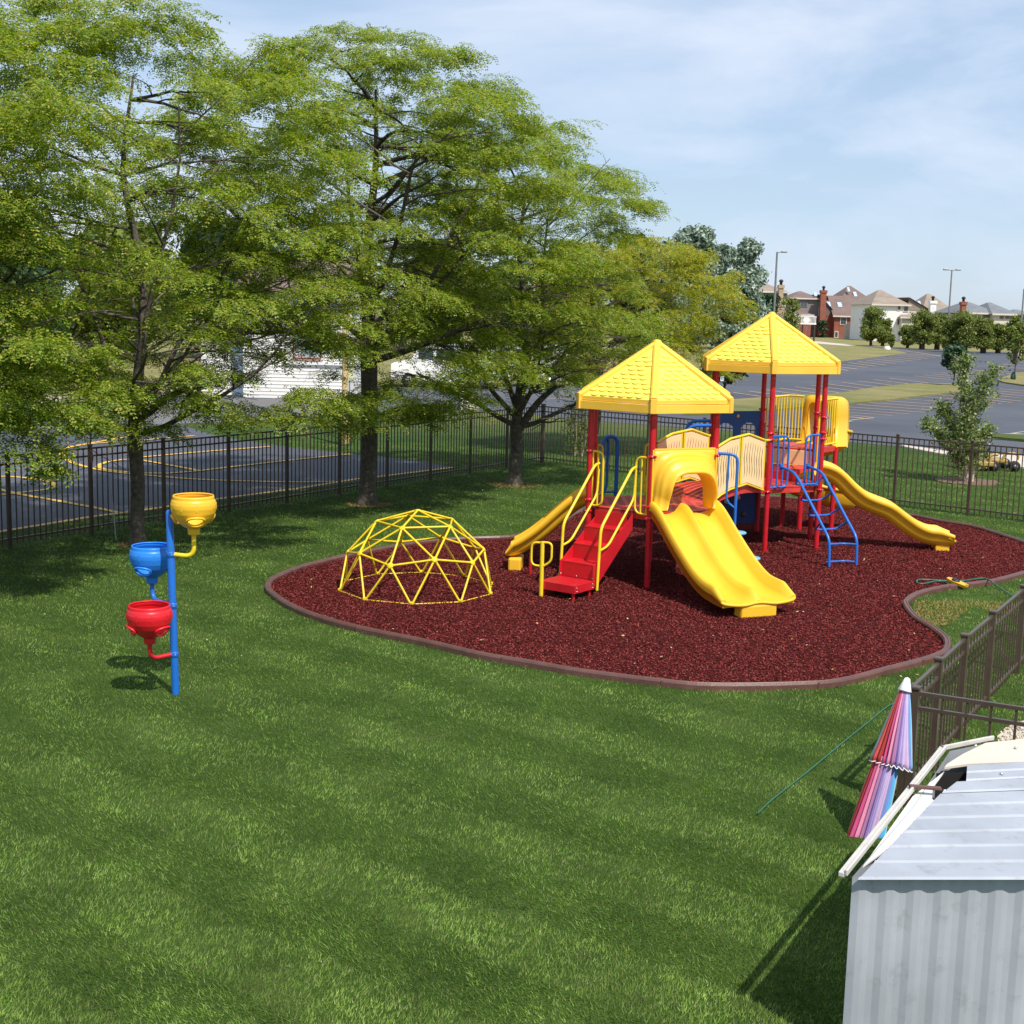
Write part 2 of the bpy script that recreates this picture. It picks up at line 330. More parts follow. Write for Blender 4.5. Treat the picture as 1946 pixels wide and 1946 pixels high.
# ------------------------------------------------------------------ ground sheets
def sheet(name, pts, z, material, kind='structure', thick=None, **kw):
    mb = MB()
    if thick: mb.prism([(p[0], p[1]) for p in pts], z-thick, z)
    else: mb.add([(p[0], p[1], z) for p in pts], [tuple(range(len(pts)))])
    o = mb.build(name, material)
    bm = bmesh.new(); bm.from_mesh(o.data)
    if not thick:
        bmesh.ops.triangulate(bm, faces=list(bm.faces))
        for f in bm.faces:
            if f.normal.z < 0: f.normal_flip()
    bm.to_mesh(o.data); bm.free()
    return tag(o, kind=kind, **kw)
sheet('ground', [(-3000, -60), (3000, -60), (3000, 4000), (-3000, 4000)], 0.0, LAWN)
NEAR = [(2150, 893), (1946, 870), (1893, 868), (1814, 863), (1760, 855), (1717, 849), (1600, 839), (1391, 819), (1160, 802), (1040, 790), (960, 783), (880, 778), (760, 782), (630, 789), (490, 801), (340, 806)]
COURT = [(400, 825), (464, 838), (565, 852), (682, 863), (713, 866), (781, 874), (834, 882), (864, 888.5), (713, 910), (557, 933), (414, 952), (300, 969), (171, 986), (0, 1014), (-300, 1062)]
FAR = [(-300, 790), (0, 769), (90, 764.5), (155, 761), (259, 756), (310, 751), (420, 752), (552, 752), (640, 752), (652, 737), (900, 735), (1100, 733), (1300, 722), (1480, 703), (1594, 687), (1658, 679), (1726, 670.5), (1700, 664), (1628, 656.5), (1700, 660.5), (1797, 665), (1946, 670), (2150, 679)]
sheet('asphalt_lot', [G(*p) for p in NEAR+COURT+FAR], 0.008, ASPH)
sheet('grass_island', [G(*p) for p in [(1300, 790), (1330, 772), (1390, 762), (1440, 759), (1530, 752), (1603, 748.5), (1658, 739), (1710, 733), (1760, 730), (1831, 731.6), (1846, 738), (1828, 747), (1760, 753), (1689, 762), (1603, 770), (1442, 784), (1390, 787)]], 0.10, LAWN, thick=0.12)
sheet('grass_island', [G(*p) for p in [(1895, 724), (1926, 711), (1960, 707), (2200, 690), (2200, 750), (1960, 736), (1907, 728)]], 0.10, LAWN, thick=0.12)
sheet('grass_island', [G(*p) for p in [(1872, 828), (1946, 830), (2100, 836), (2100, 850), (1946, 840), (1880, 834)]], 0.10, LAWN, thick=0.12)
sheet('sidewalk', [G(*p) for p in [(1715, 847.5), (1760, 853.5), (1814, 861), (1893, 866), (1946, 868.5), (2150, 880), (2150, 915), (1946, 891), (1893, 885), (1850, 876), (1814, 869), (1760, 859), (1715, 850)]], 0.05, CONC, thick=0.06)
sheet('sidewalk', [G(*p) for p in [(1480, 643), (1538, 647), (1628, 656), (1610, 657.2), (1538, 651.5), (1480, 648)]], 0.03, CONC, thick=0.06)
OLDASPH = mat('worn_road_asphalt', (0.135, 0.130, 0.125), 0.85, 0.12, 0.5, 0.2, 30)
sheet('road', [G(*p) for p in [(300, 806), (345, 805), (490, 800), (630, 788), (640, 786), (640, 758), (552, 757.5), (420, 758), (310, 764), (200, 780), (230, 806)]], 0.013, OLDASPH)
def strip(pts, w, z, name, m, label=None, **kw):
    """flat painted or kerb strip following ground points"""
    mb = MB(); P = [Vector((p[0], p[1], 0)) for p in pts]; vs = []
    for i, p in enumerate(P):
        t = (P[min(i+1, len(P)-1)]-P[max(i-1, 0)]).normalized(); nrm = Vector((-t.y, t.x, 0))
        vs += [p+nrm*w/2+Vector((0, 0, z)), p-nrm*w/2+Vector((0, 0, z))]
    mb.add(vs, [(2*i, 2*i+1, 2*i+3, 2*i+2) for i in range(len(P)-1)])
    o = mb.build(name, m); return o
# kerb along the far side of the asphalt on the left
kb = MB(); kp = [G(*p) for p in [(-60, 773), (0, 769), (90, 764.5), (155, 761), (259, 756), (310, 751.5), (350, 750)]]
kb.sweep([Vector((p.x, p.y, 0)) for p in kp], [((Vector((0.15, 1, 0))).normalized(), Vector((0, 0, 1)))]*len(kp), [(-0.12, 0), (0.12, 0), (0.12, 0.2), (-0.12, 0.2)], smooth=False)
tag(kb.build('kerb', CONC), kind='structure')
# painted court lines
def px_line(pts, w, z=0.016, sm=0):
    g = [G(*p) for p in pts]
    if sm: g = smooth_path(g, sm)
    return g, w, z
mbs = []
lines = [([(-300, 1056), (0, 1011), (171, 983), (248, 973), (300, 966), (414, 948.6), (557.5, 930), (682, 910), (713, 907), (861, 888.6)], 0.135, 0),
         ([(-60, 910), (0, 906), (47, 908.5), (80, 913), (96, 917), (102, 922), (97, 928), (80, 932), (39, 936.5), (0, 941), (-60, 944)], 0.135, 6),
         ([(-60, 917), (0, 931), (31, 939), (113, 953.5), (171, 964), (225, 975)], 0.135, 0),
         ([(291, 823.5), (215, 835.4), (171, 843), (140, 849), (120, 855), (116, 863), (132, 877.5), (171, 890), (217, 898), (300, 906), (360, 911), (446, 914.7), (557, 917), (636, 916)], 0.135, 6),
         ([(130, 850), (185, 843), (239, 840), (369.6, 829)], 0.135, 0),
         ([(376, 895.5), (300, 881), (262, 875), (235, 874.5), (205, 879), (190, 884), (187, 889), (200, 894), (261, 900.6), (320, 900.8), (376, 896.5), (420, 891), (557, 875), (667, 864)], 0.135, 0),
         ([(272, 870), (360, 862), (420, 857), (513, 850)], 0.135, 0),
         ([(-60, 822), (60, 810)], 0.10, 0)]
allm = MB()
for k, (pts, w, smn) in enumerate(lines):
    g = [G(*p) for p in pts]
    if smn: g = smooth_path(g, smn)
    vs = []
    for i, p in enumerate(g):
        t = (g[min(i+1, len(g)-1)]-g[max(i-1, 0)]).normalized(); nn = Vector((-t.y, t.x, 0))
        z = 0.016+0.003*k
        vs += [Vector((p.x, p.y, z))+nn*w/2, Vector((p.x, p.y, z))-nn*w/2]
    allm.add(vs, [(2*i, 2*i+1, 2*i+3, 2*i+2) for i in range(len(g)-1)])
def upfaces(o):
    bm = bmesh.new(); bm.from_mesh(o.data)
    for f in bm.faces:
        if f.normal.z < 0: f.normal_flip()
    bm.to_mesh(o.data); bm.free(); return o
tag(upfaces(allm.build('court_markings', PAINTY)), kind='structure')
# parking stall lines
def lerp(a, b, t): return (a[0]+(b[0]-a[0])*t, a[1]+(b[1]-a[1])*t)
stl = MB()
seg = []
S1s = [(1590, 700), (1594, 696.5), (1600, 692.5), (1612, 689), (1630, 686.8), (1646, 684.5), (1660, 682), (1675, 679.6), (1690, 677.2), (1706, 675), (1716, 673), (1726, 671)]
S1e = [(1612, 704), (1629, 701.3), (1648, 698), (1666, 696), (1684, 693.5), (1702, 690.6), (1718, 688), (1734, 685.6), (1750, 683.5), (1764, 681.3), (1778, 679.2), (1790, 677)]
seg += list(zip(S1s, S1e))
for i in range(11):
    a = lerp((1393, 746), (1690, 718.8), i/10); seg.append((a, (a[0]+78+i*1.5, a[1]+11.5)))
for i in range(7):
    a = lerp((1738, 714.6), (1842, 702), i/6); seg.append((a, (a[0]+86, a[1]+9)))
S3s = [(1600, 782.8), (1602, 777.5), (1606, 773), (1628, 768.6), (1652, 765.5), (1683, 762), (1714, 758), (1748, 753.3), (1776, 750), (1800, 748), (1826, 745)]
S3e = [(1695.5, 790), (1728, 787), (1757, 784), (1767, 779.5), (1788, 775), (1807, 770.4), (1822, 765.8), (1835, 760.3), (1856, 757), (1876, 754), (1896, 751)]
seg += list(zip(S3s, S3e))
seg += [((1870, 769), (1885.5, 771)), ((1872.5, 764.6), (1903, 767.5)), ((1875, 760), (1923, 765.4)), ((1878, 756), (1942, 763)), ((1882, 751), (1975, 760)), ((1888, 747), (2000, 758)), ((1895, 743), (2020, 755)), ((1899, 739), (2040, 752)),
        ((1900, 697), (1990, 704)), ((1905, 691.4), (2000, 699)), ((1915, 686), (2010, 694)), ((1880, 703), (1935, 708)),
        ((1600, 792), (1660, 797)), ((1610, 799.5), (1661, 794)), ((1600, 787), (1661, 794)), ((1600, 790), (1640, 795)),
        ((1920, 824.5), (1990, 814)), ((1690, 662), (1800, 678)),
        ((0, 790), (15, 793)), ((80, 779), (150, 790)), ((130, 767), (160, 771)), ((230, 764), (335, 775)), ((190, 775), (250, 784)), ((1040, 758), (1110, 759.5))]
for i, (a, b) in enumerate(seg):
    p, q = G(*a), G(*b); t = (q-p).normalized(); nn = Vector((-t.y, t.x, 0)); w = 0.11 if p.y < 60 else (0.17 if p.y < 110 else 0.24)
    z = 0.018+0.0004*(i % 25)
    stl.add([Vector((p.x, p.y, z))+nn*w/2, Vector((p.x, p.y, z))-nn*w/2, Vector((q.x, q.y, z))-nn*w/2, Vector((q.x, q.y, z))+nn*w/2], [(0, 1, 2, 3)])
tag(upfaces(stl.build('stall_markings', PAINTO)), kind='structure')
for pts in ([(1600, 801), (1612, 800.5), (1622, 801.5), (1606, 804)], [(1894, 825.5), (1930, 824.5), (1990, 829), (1990, 834), (1940, 831.5)]):
    sheet('blue_stall_marking', [G(*p) for p in pts], 0.034, PAINTB)
# mulch bed
BED = [(509, 1121), (515, 1108), (534, 1098), (565, 1085), (603, 1074.5), (655, 1062), (733, 1046), (811, 1033.5), (888, 1028), (966, 1025), (1020, 1016), (1065, 998), (1105, 974), (1190, 953), (1320, 943.5), (1444, 945.8), (1513, 951.5), (1606, 962), (1646, 969.5), (1685, 977.5), (1739, 984), (1786, 993.6), (1848, 1003.7), (1894.5, 1017.6), (1946, 1034.7), (1995, 1052), (2012, 1066), (1990, 1082), (1946, 1094), (1879, 1111), (1801, 1120), (1747, 1132.5), (1723.6, 1146.5), (1722, 1157), (1739, 1179), (1770, 1198), (1793.5, 1216.4), (1800, 1230), (1796, 1243.5), (1776, 1254), (1748, 1263), (1683, 1280), (1596, 1302), (1500, 1309), (1350, 1310.5), (1259, 1303), (1108, 1284), (1000, 1265.5), (914, 1251), (811, 1227), (681, 1200), (603.5, 1178), (552, 1157), (518, 1134)]
bedw = [G(*p) for p in BED]; bedw = [Vector((p.x, p.y, 0)) for p in bedw]
loop = []
n_ = len(bedw)
for i in range(n_):
    a, b, c, d = bedw[i-1], bedw[i], bedw[(i+1) % n_], bedw[(i+2) % n_]
    for k in range(4):
        t = k/4; loop.append(0.5*((2*b)+(c-a)*t+(2*a-5*b+4*c-d)*t*t+(-a+3*b-3*c+d)*t**3))
sheet('mulch_bed', loop, 0.02, MULCH)
bo = MB(); frames = []
for i, p in enumerate(loop):
    t = (loop[(i+1) % len(loop)]-loop[i-1]).normalized(); frames.append((Vector((t.y, -t.x, 0)), Vector((0, 0, 1))))
bo.sweep(loop+[loop[0]], frames+[frames[0]], [(0.040, -0.02), (0.044, 0.055), (0.028, 0.078), (0.010, 0.078), (0.004, 0.070), (-0.008, 0.070), (-0.014, 0.078), (-0.03, 0.078), (-0.042, 0.055), (-0.042, -0.02)], smooth=False, cap=False)
for i in range(0, len(loop), 10):
    bo.box(loop[i]+Vector((0, 0, 0.033)), (0.098, 0.02, 0.076), (frames[i][0], Vector((0, 0, 1)).cross(frames[i][0]), Vector((0, 0, 1))))
tag(bo.build('playground_border', BORD), 'low brown plastic edging that curves round the red mulch bed', 'edging')

def inside(xs, ys, poly):
    r = np.zeros(len(xs), bool); n = len(poly); j = n-1
    for i in range(n):
        xi, yi, xj, yj = poly[i][0], poly[i][1], poly[j][0], poly[j][1]
        c = ((yi > ys) != (yj > ys)) & (xs < (xj-xi)*(ys-yi)/(yj-yi+1e-12)+xi); r ^= c; j = i
    return r
def npmesh(name, verts, faces, m, parent=None, smooth=False):
    me = bpy.data.meshes.new(name); nv = len(verts); nf, k = faces.shape
    me.vertices.add(nv); me.vertices.foreach_set('co', verts.astype(np.float32).ravel())
    me.loops.add(nf*k); me.loops.foreach_set('vertex_index', faces.astype(np.int32).ravel())
    me.polygons.add(nf); me.polygons.foreach_set('loop_start', np.arange(0, nf*k, k, dtype=np.int32))
    try: me.polygons.foreach_set('loop_total', np.full(nf, k, dtype=np.int32))
    except Exception: pass
    me.update(calc_edges=True)
    return link(me, name, m, parent, smooth)
R_ = np.random.default_rng(7)
# loose rubber chips
N = 420000
xs = R_.uniform(-5, 13, N); ys = R_.uniform(13.5, 31, N)
k = inside(xs, ys, [(p.x, p.y) for p in loop]); xs, ys = xs[k], ys[k]; n = len(xs)
ln = R_.uniform(0.007, 0.016, n); wd = R_.uniform(0.004, 0.008, n); a = R_.uniform(0, 2*PI, n); tl = R_.normal(0, 0.45, n)
dx = np.stack([np.cos(a)*np.cos(tl), np.sin(a)*np.cos(tl), np.sin(tl)], 1)*ln[:, None]
pr = R_.normal(0, 0.5, n); dy = np.stack([-np.sin(a)*np.cos(pr), np.cos(a)*np.cos(pr), np.sin(pr)], 1)*wd[:, None]
c = np.stack([xs, ys, 0.026+R_.uniform(0, 0.014, n)], 1)
v = np.stack([c-dx-dy, c+dx-dy*0.6, c+dx*0.8+dy, c-dx*0.7+dy], 1).reshape(-1, 3)
tag(npmesh('loose_mulch', v, np.arange(n*4).reshape(-1, 4), CHIP), kind='stuff')
# grass
def blades(name, poly_in, poly_out, n, rng, h, w, m, box, stripes=True, z0=0.0, jit=0.5):
    x = rng.uniform(box[0], box[1], n)
    u = rng.uniform(0, 1, n); y0, y1 = box[2], box[3]
    y = 1/(1/y0+u*(1/y1-1/y0))  # denser near the camera
    keep = np.ones(n, bool)
    for po in poly_out: keep &= ~inside(x, y, po)
    if poly_in: keep &= inside(x, y, poly_in)
    keep &= np.abs(x) < y*0.46+1.2
    x, y = x[keep], y[keep]; n = len(x)
    sc = np.clip(y/15, 0.8, 2.0)
    a = rng.uniform(0, 2*PI, n); hh = h*rng.uniform(0.55, 1.2, n); ww = w*sc*rng.uniform(0.7, 1.3, n)
    patch = np.sin(x*1.7+np.sin(y*1.1)*1.3)*np.sin(y*1.3+np.sin(x*0.9))
    # mower passes press the grass to one side, then to the other
    s = np.sign(np.sin((x*0.60+y*0.80)*2*PI/1.25)) if stripes else np.zeros(n)
    lean = np.stack([rng.normal(0, jit, n)+0.55*s*0.60+0.2*patch, rng.normal(0, jit, n)+0.55*s*0.80, np.ones(n)], 1)
    lean /= np.linalg.norm(lean, axis=1)[:, None]
    b = np.stack([x, y, np.full(n, z0)], 1); side = np.stack([np.cos(a), np.sin(a), np.zeros(n)], 1)*ww[:, None]/2
    tip = b+lean*hh[:, None]
    v = np.stack([b-side, b+side, tip], 1).reshape(-1, 3)
    return tag(npmesh(name, v, np.arange(n*3).reshape(-1, 3), m), kind='stuff')
bedp = [(p.x, p.y) for p in loop]
lotp = [(p.x, p.y) for p in [G(*q) for q in NEAR+COURT+FAR]]
blades('lawn_grass', None, [bedp, lotp], 1500000, np.random.default_rng(3), 0.034, 0.0078, BLADE, (-14, 15, 5.5, 40))
patchp = [(p.x, p.y) for p in [G(*q) for q in [(1735, 1150), (1760, 1136), (1850, 1122), (1960, 1100), (1960, 1150), (1905, 1172), (1850, 1150), (1800, 1190), (1775, 1190), (1745, 1175)]]]
blades('dry_grass', patchp, [], 150000, np.random.default_rng(4), 0.045, 0.015, DRYB, (3.5, 10, 13, 19), False, jit=0.8)
def circ(px, py, r): g_ = G(px, py); return [(g_.x+r*math.cos(a_)*(1+0.2*math.sin(3*a_)), g_.y+r*0.8*math.sin(a_)) for a_ in [2*PI*i/18 for i in range(18)]]
for i_, (px, py, r, b_) in enumerate(((978, 922, 0.62, (-1, 1, 30, 32.2)), (700, 959, 0.45, (-3.6, -2.3, 26.4, 28)), (262, 1036, 0.35, (-6.7, -5.6, 21.3, 22.5)), (683, 1462, 0.05, (-2, 0, 9, 11)))):
    blades('dead_grass', circ(px, py, r), [], 5000 if i_ < 3 else 20000, np.random.default_rng(40+i_), 0.04, 0.016, DEADB, b_, False, jit=1.2)
nl = 420; lx = R_.uniform(-7, 8, nl); ly = R_.uniform(14, 33, nl); la = R_.uniform(0, 6.28, nl); ls = R_.uniform(0.010, 0.026, nl)
lc = np.stack([lx, ly, np.full(nl, 0.052)], 1); l1 = np.stack([np.cos(la), np.sin(la), R_.normal(0, .3, nl)], 1)*ls[:, None]; l2 = np.stack([-np.sin(la), np.cos(la), R_.normal(0, .3, nl)], 1)*ls[:, None]*0.5
tag(npmesh('fallen_leaves', np.stack([lc-l1, lc-l2, lc+l1, lc+l2], 1).reshape(-1, 3), np.arange(nl*4).reshape(-1, 4), leafmat('yellow_fallen_leaves', [(0.35, 0.22, 0.05), (0.55, 0.40, 0.12), (0.62, 0.50, 0.28), (0.30, 0.14, 0.05)], 0.1, 0.7)), kind='stuff')
# small sandy patch with gravel outside the near fence
GRAV = leafmat('pebbles', [(0.30, 0.24, 0.17), (0.5, 0.42, 0.33), (0.62, 0.55, 0.46), (0.4, 0.27, 0.19)], 0.0, 0.8)
gp = [(p.x, p.y) for p in [G(*q) for q in [(1895, 1400), (1925, 1375), (2000, 1360), (2060, 1440), (1960, 1470), (1900, 1440)]]]
sheet('gravel_patch', gp, 0.012, CONC)
ng = 6000; gx = R_.uniform(4.3, 7.5, ng); gy = R_.uniform(10, 15, ng); kk = inside(gx, gy, gp); gx, gy = gx[kk], gy[kk]; ng = len(gx)
ra = R_.uniform(0.010, 0.024, ng); octv = np.array([[1, 0, 0], [0, 1, 0], [-1, 0, 0], [0, -1, 0], [0, 0, 0.8], [0, 0, -0.8]]); octf = np.array([[0, 1, 4], [1, 2, 4], [2, 3, 4], [3, 0, 4], [1, 0, 5], [2, 1, 5], [3, 2, 5], [0, 3, 5]])
gc = np.stack([gx, gy, np.full(ng, 0.02)], 1); v = (gc[:, None, :]+octv[None]*ra[:, None, None]).reshape(-1, 3)
tag(npmesh('gravel', v, (np.arange(ng)[:, None, None]*6+octf[None]).reshape(-1, 3), GRAV), kind='stuff')

# ------------------------------------------------------------------ fences
def fence(name, label, pts, H, m, rails=(1.49, 1.36, 0.14), pick=0.017, pw=0.055, gap=0.112):
    root = thing(name, label, 'fence', (pts[0].x, pts[0].y, 0))
    pp = MB()
    for i, p in enumerate(pts):
        d = (pts[min(i+1, len(pts)-1)]-pts[max(i-1, 0)]).normalized(); ax = (Vector((d.x, d.y, 0)), Vector((-d.y, d.x, 0)), Vector((0, 0, 1)))
        b = MB(); b.box((p.x, p.y, (H-0.01)/2), (pw, pw, H-0.01), ax); po = b.build('post', m, root)
        b = MB(); b.bbox((p.x, p.y, H+0.008), (pw+0.016, pw+0.016, 0.03), ax, 0.008); b.build('post_cap', m, po)
        if i < len(pts)-1:
            q = pts[i+1]; d = (q-p); L = d.length; d = d.normalized(); ax = (Vector((d.x, d.y, 0)), Vector((-d.y, d.x, 0)), Vector((0, 0, 1)))
            b = MB(); mid = (p+q)/2
            for z in rails: b.box((mid.x, mid.y, z), (L-pw, 0.032, 0.030), ax)
            nP = max(1, int(round((L-pw)/gap)))
            for k in range(1, nP):
                c = p+d*(pw/2+(L-pw)*k/nP)
                b.box((c.x, c.y, (rails[0]-0.017+0.05)/2), (pick, pick, rails[0]-0.017-0.05), ax)
            b.build('panel', m, root)
    return root
A = Vector((-8.09, 21.44, 0)); Cc = Vector((0.74, 35.62, 0)); dL = (Cc-A).normalized()
ptsL = [A+dL*1.665*i for i in range(-3, 10)]+[Cc]
fence('metal_fence', 'long brown metal picket fence between the lawn and the ball court', ptsL, 1.54, FEN)
Bq = Vector((9.452, 27.729, 0)); dR = (Bq-Cc).normalized()
ptsR = [Cc+dR*0.06]+[Bq+dR*1.655*(i-6) for i in range(0, 9)]
if (ptsR[1]-ptsR[0]).length > 2.4: ptsR.insert(1, (ptsR[0]+ptsR[1])/2)
fence('metal_fence', 'brown metal picket fence behind the play structure facing the parking lot', ptsR, 1.54, FEN2)
c0 = Vector((3.28, 10.72, 0)); c1 = Vector((4.36, 12.6, 0)); dN = (c1-c0).normalized()
ptsN = [c0, c0+(c1-c0)*0.5, c1, Vector((5.0, 13.67, 0)), Vector((5.85, 15.1, 0)), Vector((6.75, 16.6, 0))]
fence('metal_fence', 'brown metal picket fence in the near right corner running up behind the umbrella', ptsN, 1.02, FEN2, (0.985, 0.86, 0.12), 0.0145, 0.062, 0.135)
pe = [c0+Vector((0.05, -0.03, 0)), Vector((4.55, 10.05, 0)), Vector((5.9, 9.35, 0))]
fence('metal_fence', 'short brown picket fence branching right above the metal shed', pe, 1.02, FEN2, (0.985, 0.86, 0.12), 0.020, 0.062, 0.20)

# ------------------------------------------------------------------ play structure
C1 = Vector((2.117, 20.414, 0)); C2 = Vector((4.438, 23.736, 0)); TH = -1.6838; PR = 1.062
def hexp(C, k, r=PR, z=0): a = TH+k*PI/3; return Vector((C.x+r*math.cos(a), C.y+r*math.sin(a), z))
def face(C, k):
    a = TH+(k+.5)*PI/3; r = PR*math.cos(PI/6)
    n = Vector((math.cos(a), math.sin(a), 0)); return Vector((C.x, C.y, 0))+n*r, n, Vector((-n.y, n.x, 0))  # mid, outward, along (k -> k+1)
def FP(f, t, n, z): return f[0]+f[2]*t+f[1]*n+Vector((0, 0, z))
Zv = Vector((0, 0, 1))
PLAY = thing('play_structure', 'large red, yellow and blue play structure with two yellow roofed towers, a bridge and slides', 'play structure', (3.2, 22.0, 0))
DZ = 1.12
def roof(C, z, R, dz, label=None):
    mb = MB(); fh = 0.19; zt = z+fh
    peak = Vector((C.x, C.y, z+dz))
    for k in range(6):
        a, b = hexp(C, k, R, zt), hexp(C, k+1, R, zt)
        mb.add([a, b, peak], [(0, 1, 2)])
        mb.add([a-Zv*0.0, b, b-Zv*0.02+(Vector((C.x, C.y, b.z))-b)*0.06, a-Zv*0.02+(Vector((C.x, C.y, a.z))-a)*0.06], [(0, 1, 2, 3)])
        mb.add([hexp(C, k, R*0.95, z+0.16), hexp(C, k+1, R*0.95, z+0.16), peak-Zv*0.06], [(2, 1, 0)])
        # scalloped shingles, one small raised tab each
        e = (b-a).normalized(); mid = (a+b)/2; up = (peak-mid); L = up.length; up.normalize(); nn = e.cross(up).normalized()
        if nn.z < 0: nn = -nn
        rows = 12; half = (b-a).length/2; pitch = 0.152
        for r in range(rows):
            s0 = 0.012+r*(L-0.10)/rows; hgt = (L-0.10)/rows*0.97
            wid = half*(1-s0/L)-0.055
            if wid < 0.05: continue
            off = 0 if r % 2 else pitch/2
            c = -8*pitch+off
            while c < 8*pitch:
                if abs(c)+0.06 < wid:
                    P0 = mid+e*c+up*s0
                    w2 = pitch*0.475; pts = []
                    for q in range(7):
                        an = PI+PI*q/6; pts.append((math.cos(an)*w2*0.98, 0.050+math.sin(an)*0.050))
                    pts = pts+[(w2*0.98, hgt), (-w2*0.98, hgt)]
                    top = [P0+e*x+up*y+nn*(0.019*(1-y/hgt)+0.002) for x, y in pts]; bot = [P0+e*x+up*y for x, y in pts]; n = len(pts)
                    mb.add(top+bot, [tuple(range(n))]+[(i, (i+1) % n, n+(i+1) % n, n+i) for i in range(n)])
                c += pitch
    ro = mb.build('roof', YROOF, PLAY, smooth=False)
    for k in range(6):
        a, b = hexp(C, k, R, 0), hexp(C, k+1, R, 0); e = (b-a).normalized(); mid = (a+b)/2; out = Vector((e.y, -e.x, 0))
        f = MB(); L = (b-a).length
        f.bbox(mid+Zv*(z+0.062)+out*0.012, (L, 0.03, 0.124), (e, out, Zv), 0.006)
        f.bbox(mid+Zv*(z+0.158)-out*0.014, (L, 0.03, 0.056), (e, out, Zv), 0.004)
        f.build('fascia', YTRIM, ro)
        h = MB(); p0 = hexp(C, k, R+0.012, zt+0.012); d = (peak-p0); L = d.length; d.normalize(); rad = (p0-Vector((C.x, C.y, p0.z))).normalized(); s = Vector((-rad.y, rad.x, 0)); u2 = d.cross(s)
        if u2.z < 0: u2 = -u2
        prof = [(-0.052, -0.02), (-0.052, 0.012), (-0.03, 0.03), (0.03, 0.03), (0.052, 0.012), (0.052, -0.02)]
        h.sweep([p0, p0+d*(L-0.03)], [(s, u2)]*2, prof, smooth=False)
        h.bbox(hexp(C, k, R+0.004, z+0.105), (0.05, 0.095, 0.215), (rad, s, Zv), 0.008)
        h.build('hip_cap', YTRIM, ro)
    c = MB(); c.lathe([(0.07, -0.05), (0.065, 0.0), (0.045, 0.02), (0.0, 0.028)], peak+Zv*0.012, 16); c.build('peak_cap', YTRIM, ro)
    return ro
roof(C1, 2.583, 1.274, 0.985); roof(C2, 3.045, 1.274, 0.985)
def post(C, k, ztop, clamps=()):
    p = hexp(C, k); b = MB(); b.tube([p-Zv*0.05, p+Zv*ztop], 0.0445, 16); po = b.build('post', RED, PLAY)
    if clamps:
        b = MB()
        for z in clamps:
            b.lathe([(0.045, -0.022), (0.057, -0.018), (0.057, 0.018), (0.045, 0.022)], p+Zv*z, 16)
            for s in (0, 1):
                an = TH+k*PI/3+(0.9 if s else -0.9); d = Vector((math.cos(an), math.sin(an), 0)); b.bbox(p+d*0.068+Zv*z, (0.030, 0.026, 0.034), (d, Vector((-d.y, d.x, 0)), Zv), 0.005)
        b.build('clamp', RED, po)
        b = MB()
        for z in clamps:
            an = TH+k*PI/3; d = Vector((math.cos(an), math.sin(an), 0)); b.lathe([(0.008, 0), (0.008, 0.006), (0.0, 0.009)], p+d*0.056+Zv*z, 8, axis=d)
        b.build('bolt', STEEL, po)
    return po
for k in range(6): post(C1, k, 2.66, (DZ-0.07, DZ+0.10, 1.95) if k not in (3,) else (DZ-0.07, 1.95))
for k in range(6): post(C2, k, 3.10, (DZ-0.07, 1.93, 2.04, 2.30) if k in (1, 2, 3) else (DZ-0.07, 1.93, 2.04))
SLOTR = mat('deck_slot_shadow', (0.09, 0.012, 0.012), 0.8, 0.1, 4)
def deck(C, z, r=1.0, name='deck'):
    b = MB(); P = [hexp(C, k, r) for k in range(6)]; b.prism(P, z-0.03, z)
    for k in range(6):
        e = (P[(k+1) % 6]-P[k]).normalized(); o = Vector((e.y, -e.x, 0)); mid = (P[k]+P[(k+1) % 6])/2; b.bbox(mid+Zv*(z-0.055)-o*0.012, ((P[0]-P[1]).length-0.09, 0.024, 0.115), (e, o, Zv), 0.006)
    for i in range(-5, 6):   # rows of drain slots
        for j in range(-8, 9):
            p = Vector((C.x+i*0.15, C.y+j*0.10, 0))
            if (p-Vector((C.x, C.y, 0))).length < 0.80: b.box(p+Zv*(z+0.0015), (0.09, 0.010, 0.002), mi=1)
    return b.build(name, [REDDECK, SLOTR], PLAY)
deck(C1, DZ); deck(C2, DZ)

def loop_panel(p, along, z0, z1, w, bars=2, m=YMET, r=0.017, name='guard_loop'):
    """rounded tube loop fixed to a post at p, reaching w along"""
    b = MB(); a = along
    pts = rnd([p+Zv*z1, p+a*w+Zv*z1, p+a*w+Zv*z0, p+Zv*z0], 0.12, 6); b.tube(pts, r, 10)
    for i in range(bars):
        q = p+a*(w*(i+0.62)/(bars+0.6)); b.tube([q+Zv*(z0+0.005), q+Zv*(z1-0.005)], r*0.8, 8)
    return b.build(name, m, PLAY)
# ---- near tower, left front: stairs between two loops
f50 = face(C1, 5)
loop_panel(hexp(C1, 5), f50[2], DZ+0.02, 1.95, 0.235, 2); loop_panel(hexp(C1, 0), -f50[2], DZ-0.02, 1.93, 0.26, 2)
st = MB(); sb = []
hw = 0.285; toff = -0.03
for s in (-1, 1):
    A_ = lambda n, z, s=s: FP(f50, toff+s*hw, n, z)
    b = MB(); pl = [(0.02, DZ-0.04), (0.02, 0.86), (0.92, 0.16), (1.03, 0.16), (1.03, 0.46), (0.93, 0.50)]
    vs = [A_(n, z) + f50[2]*0.006*q for q in (-1, 1) for n, z in pl]; m_ = len(pl)
    b.add(vs, [tuple(range(m_)), tuple(reversed(range(m_, 2*m_)))]+[(i, (i+1) % m_, m_+(i+1) % m_, m_+i) for i in range(m_)])
    sb.append(b)
steps = [(0.90, 0.16, 0.42), (0.68, 0.42, 0.70), (0.46, 0.70, 0.98)]
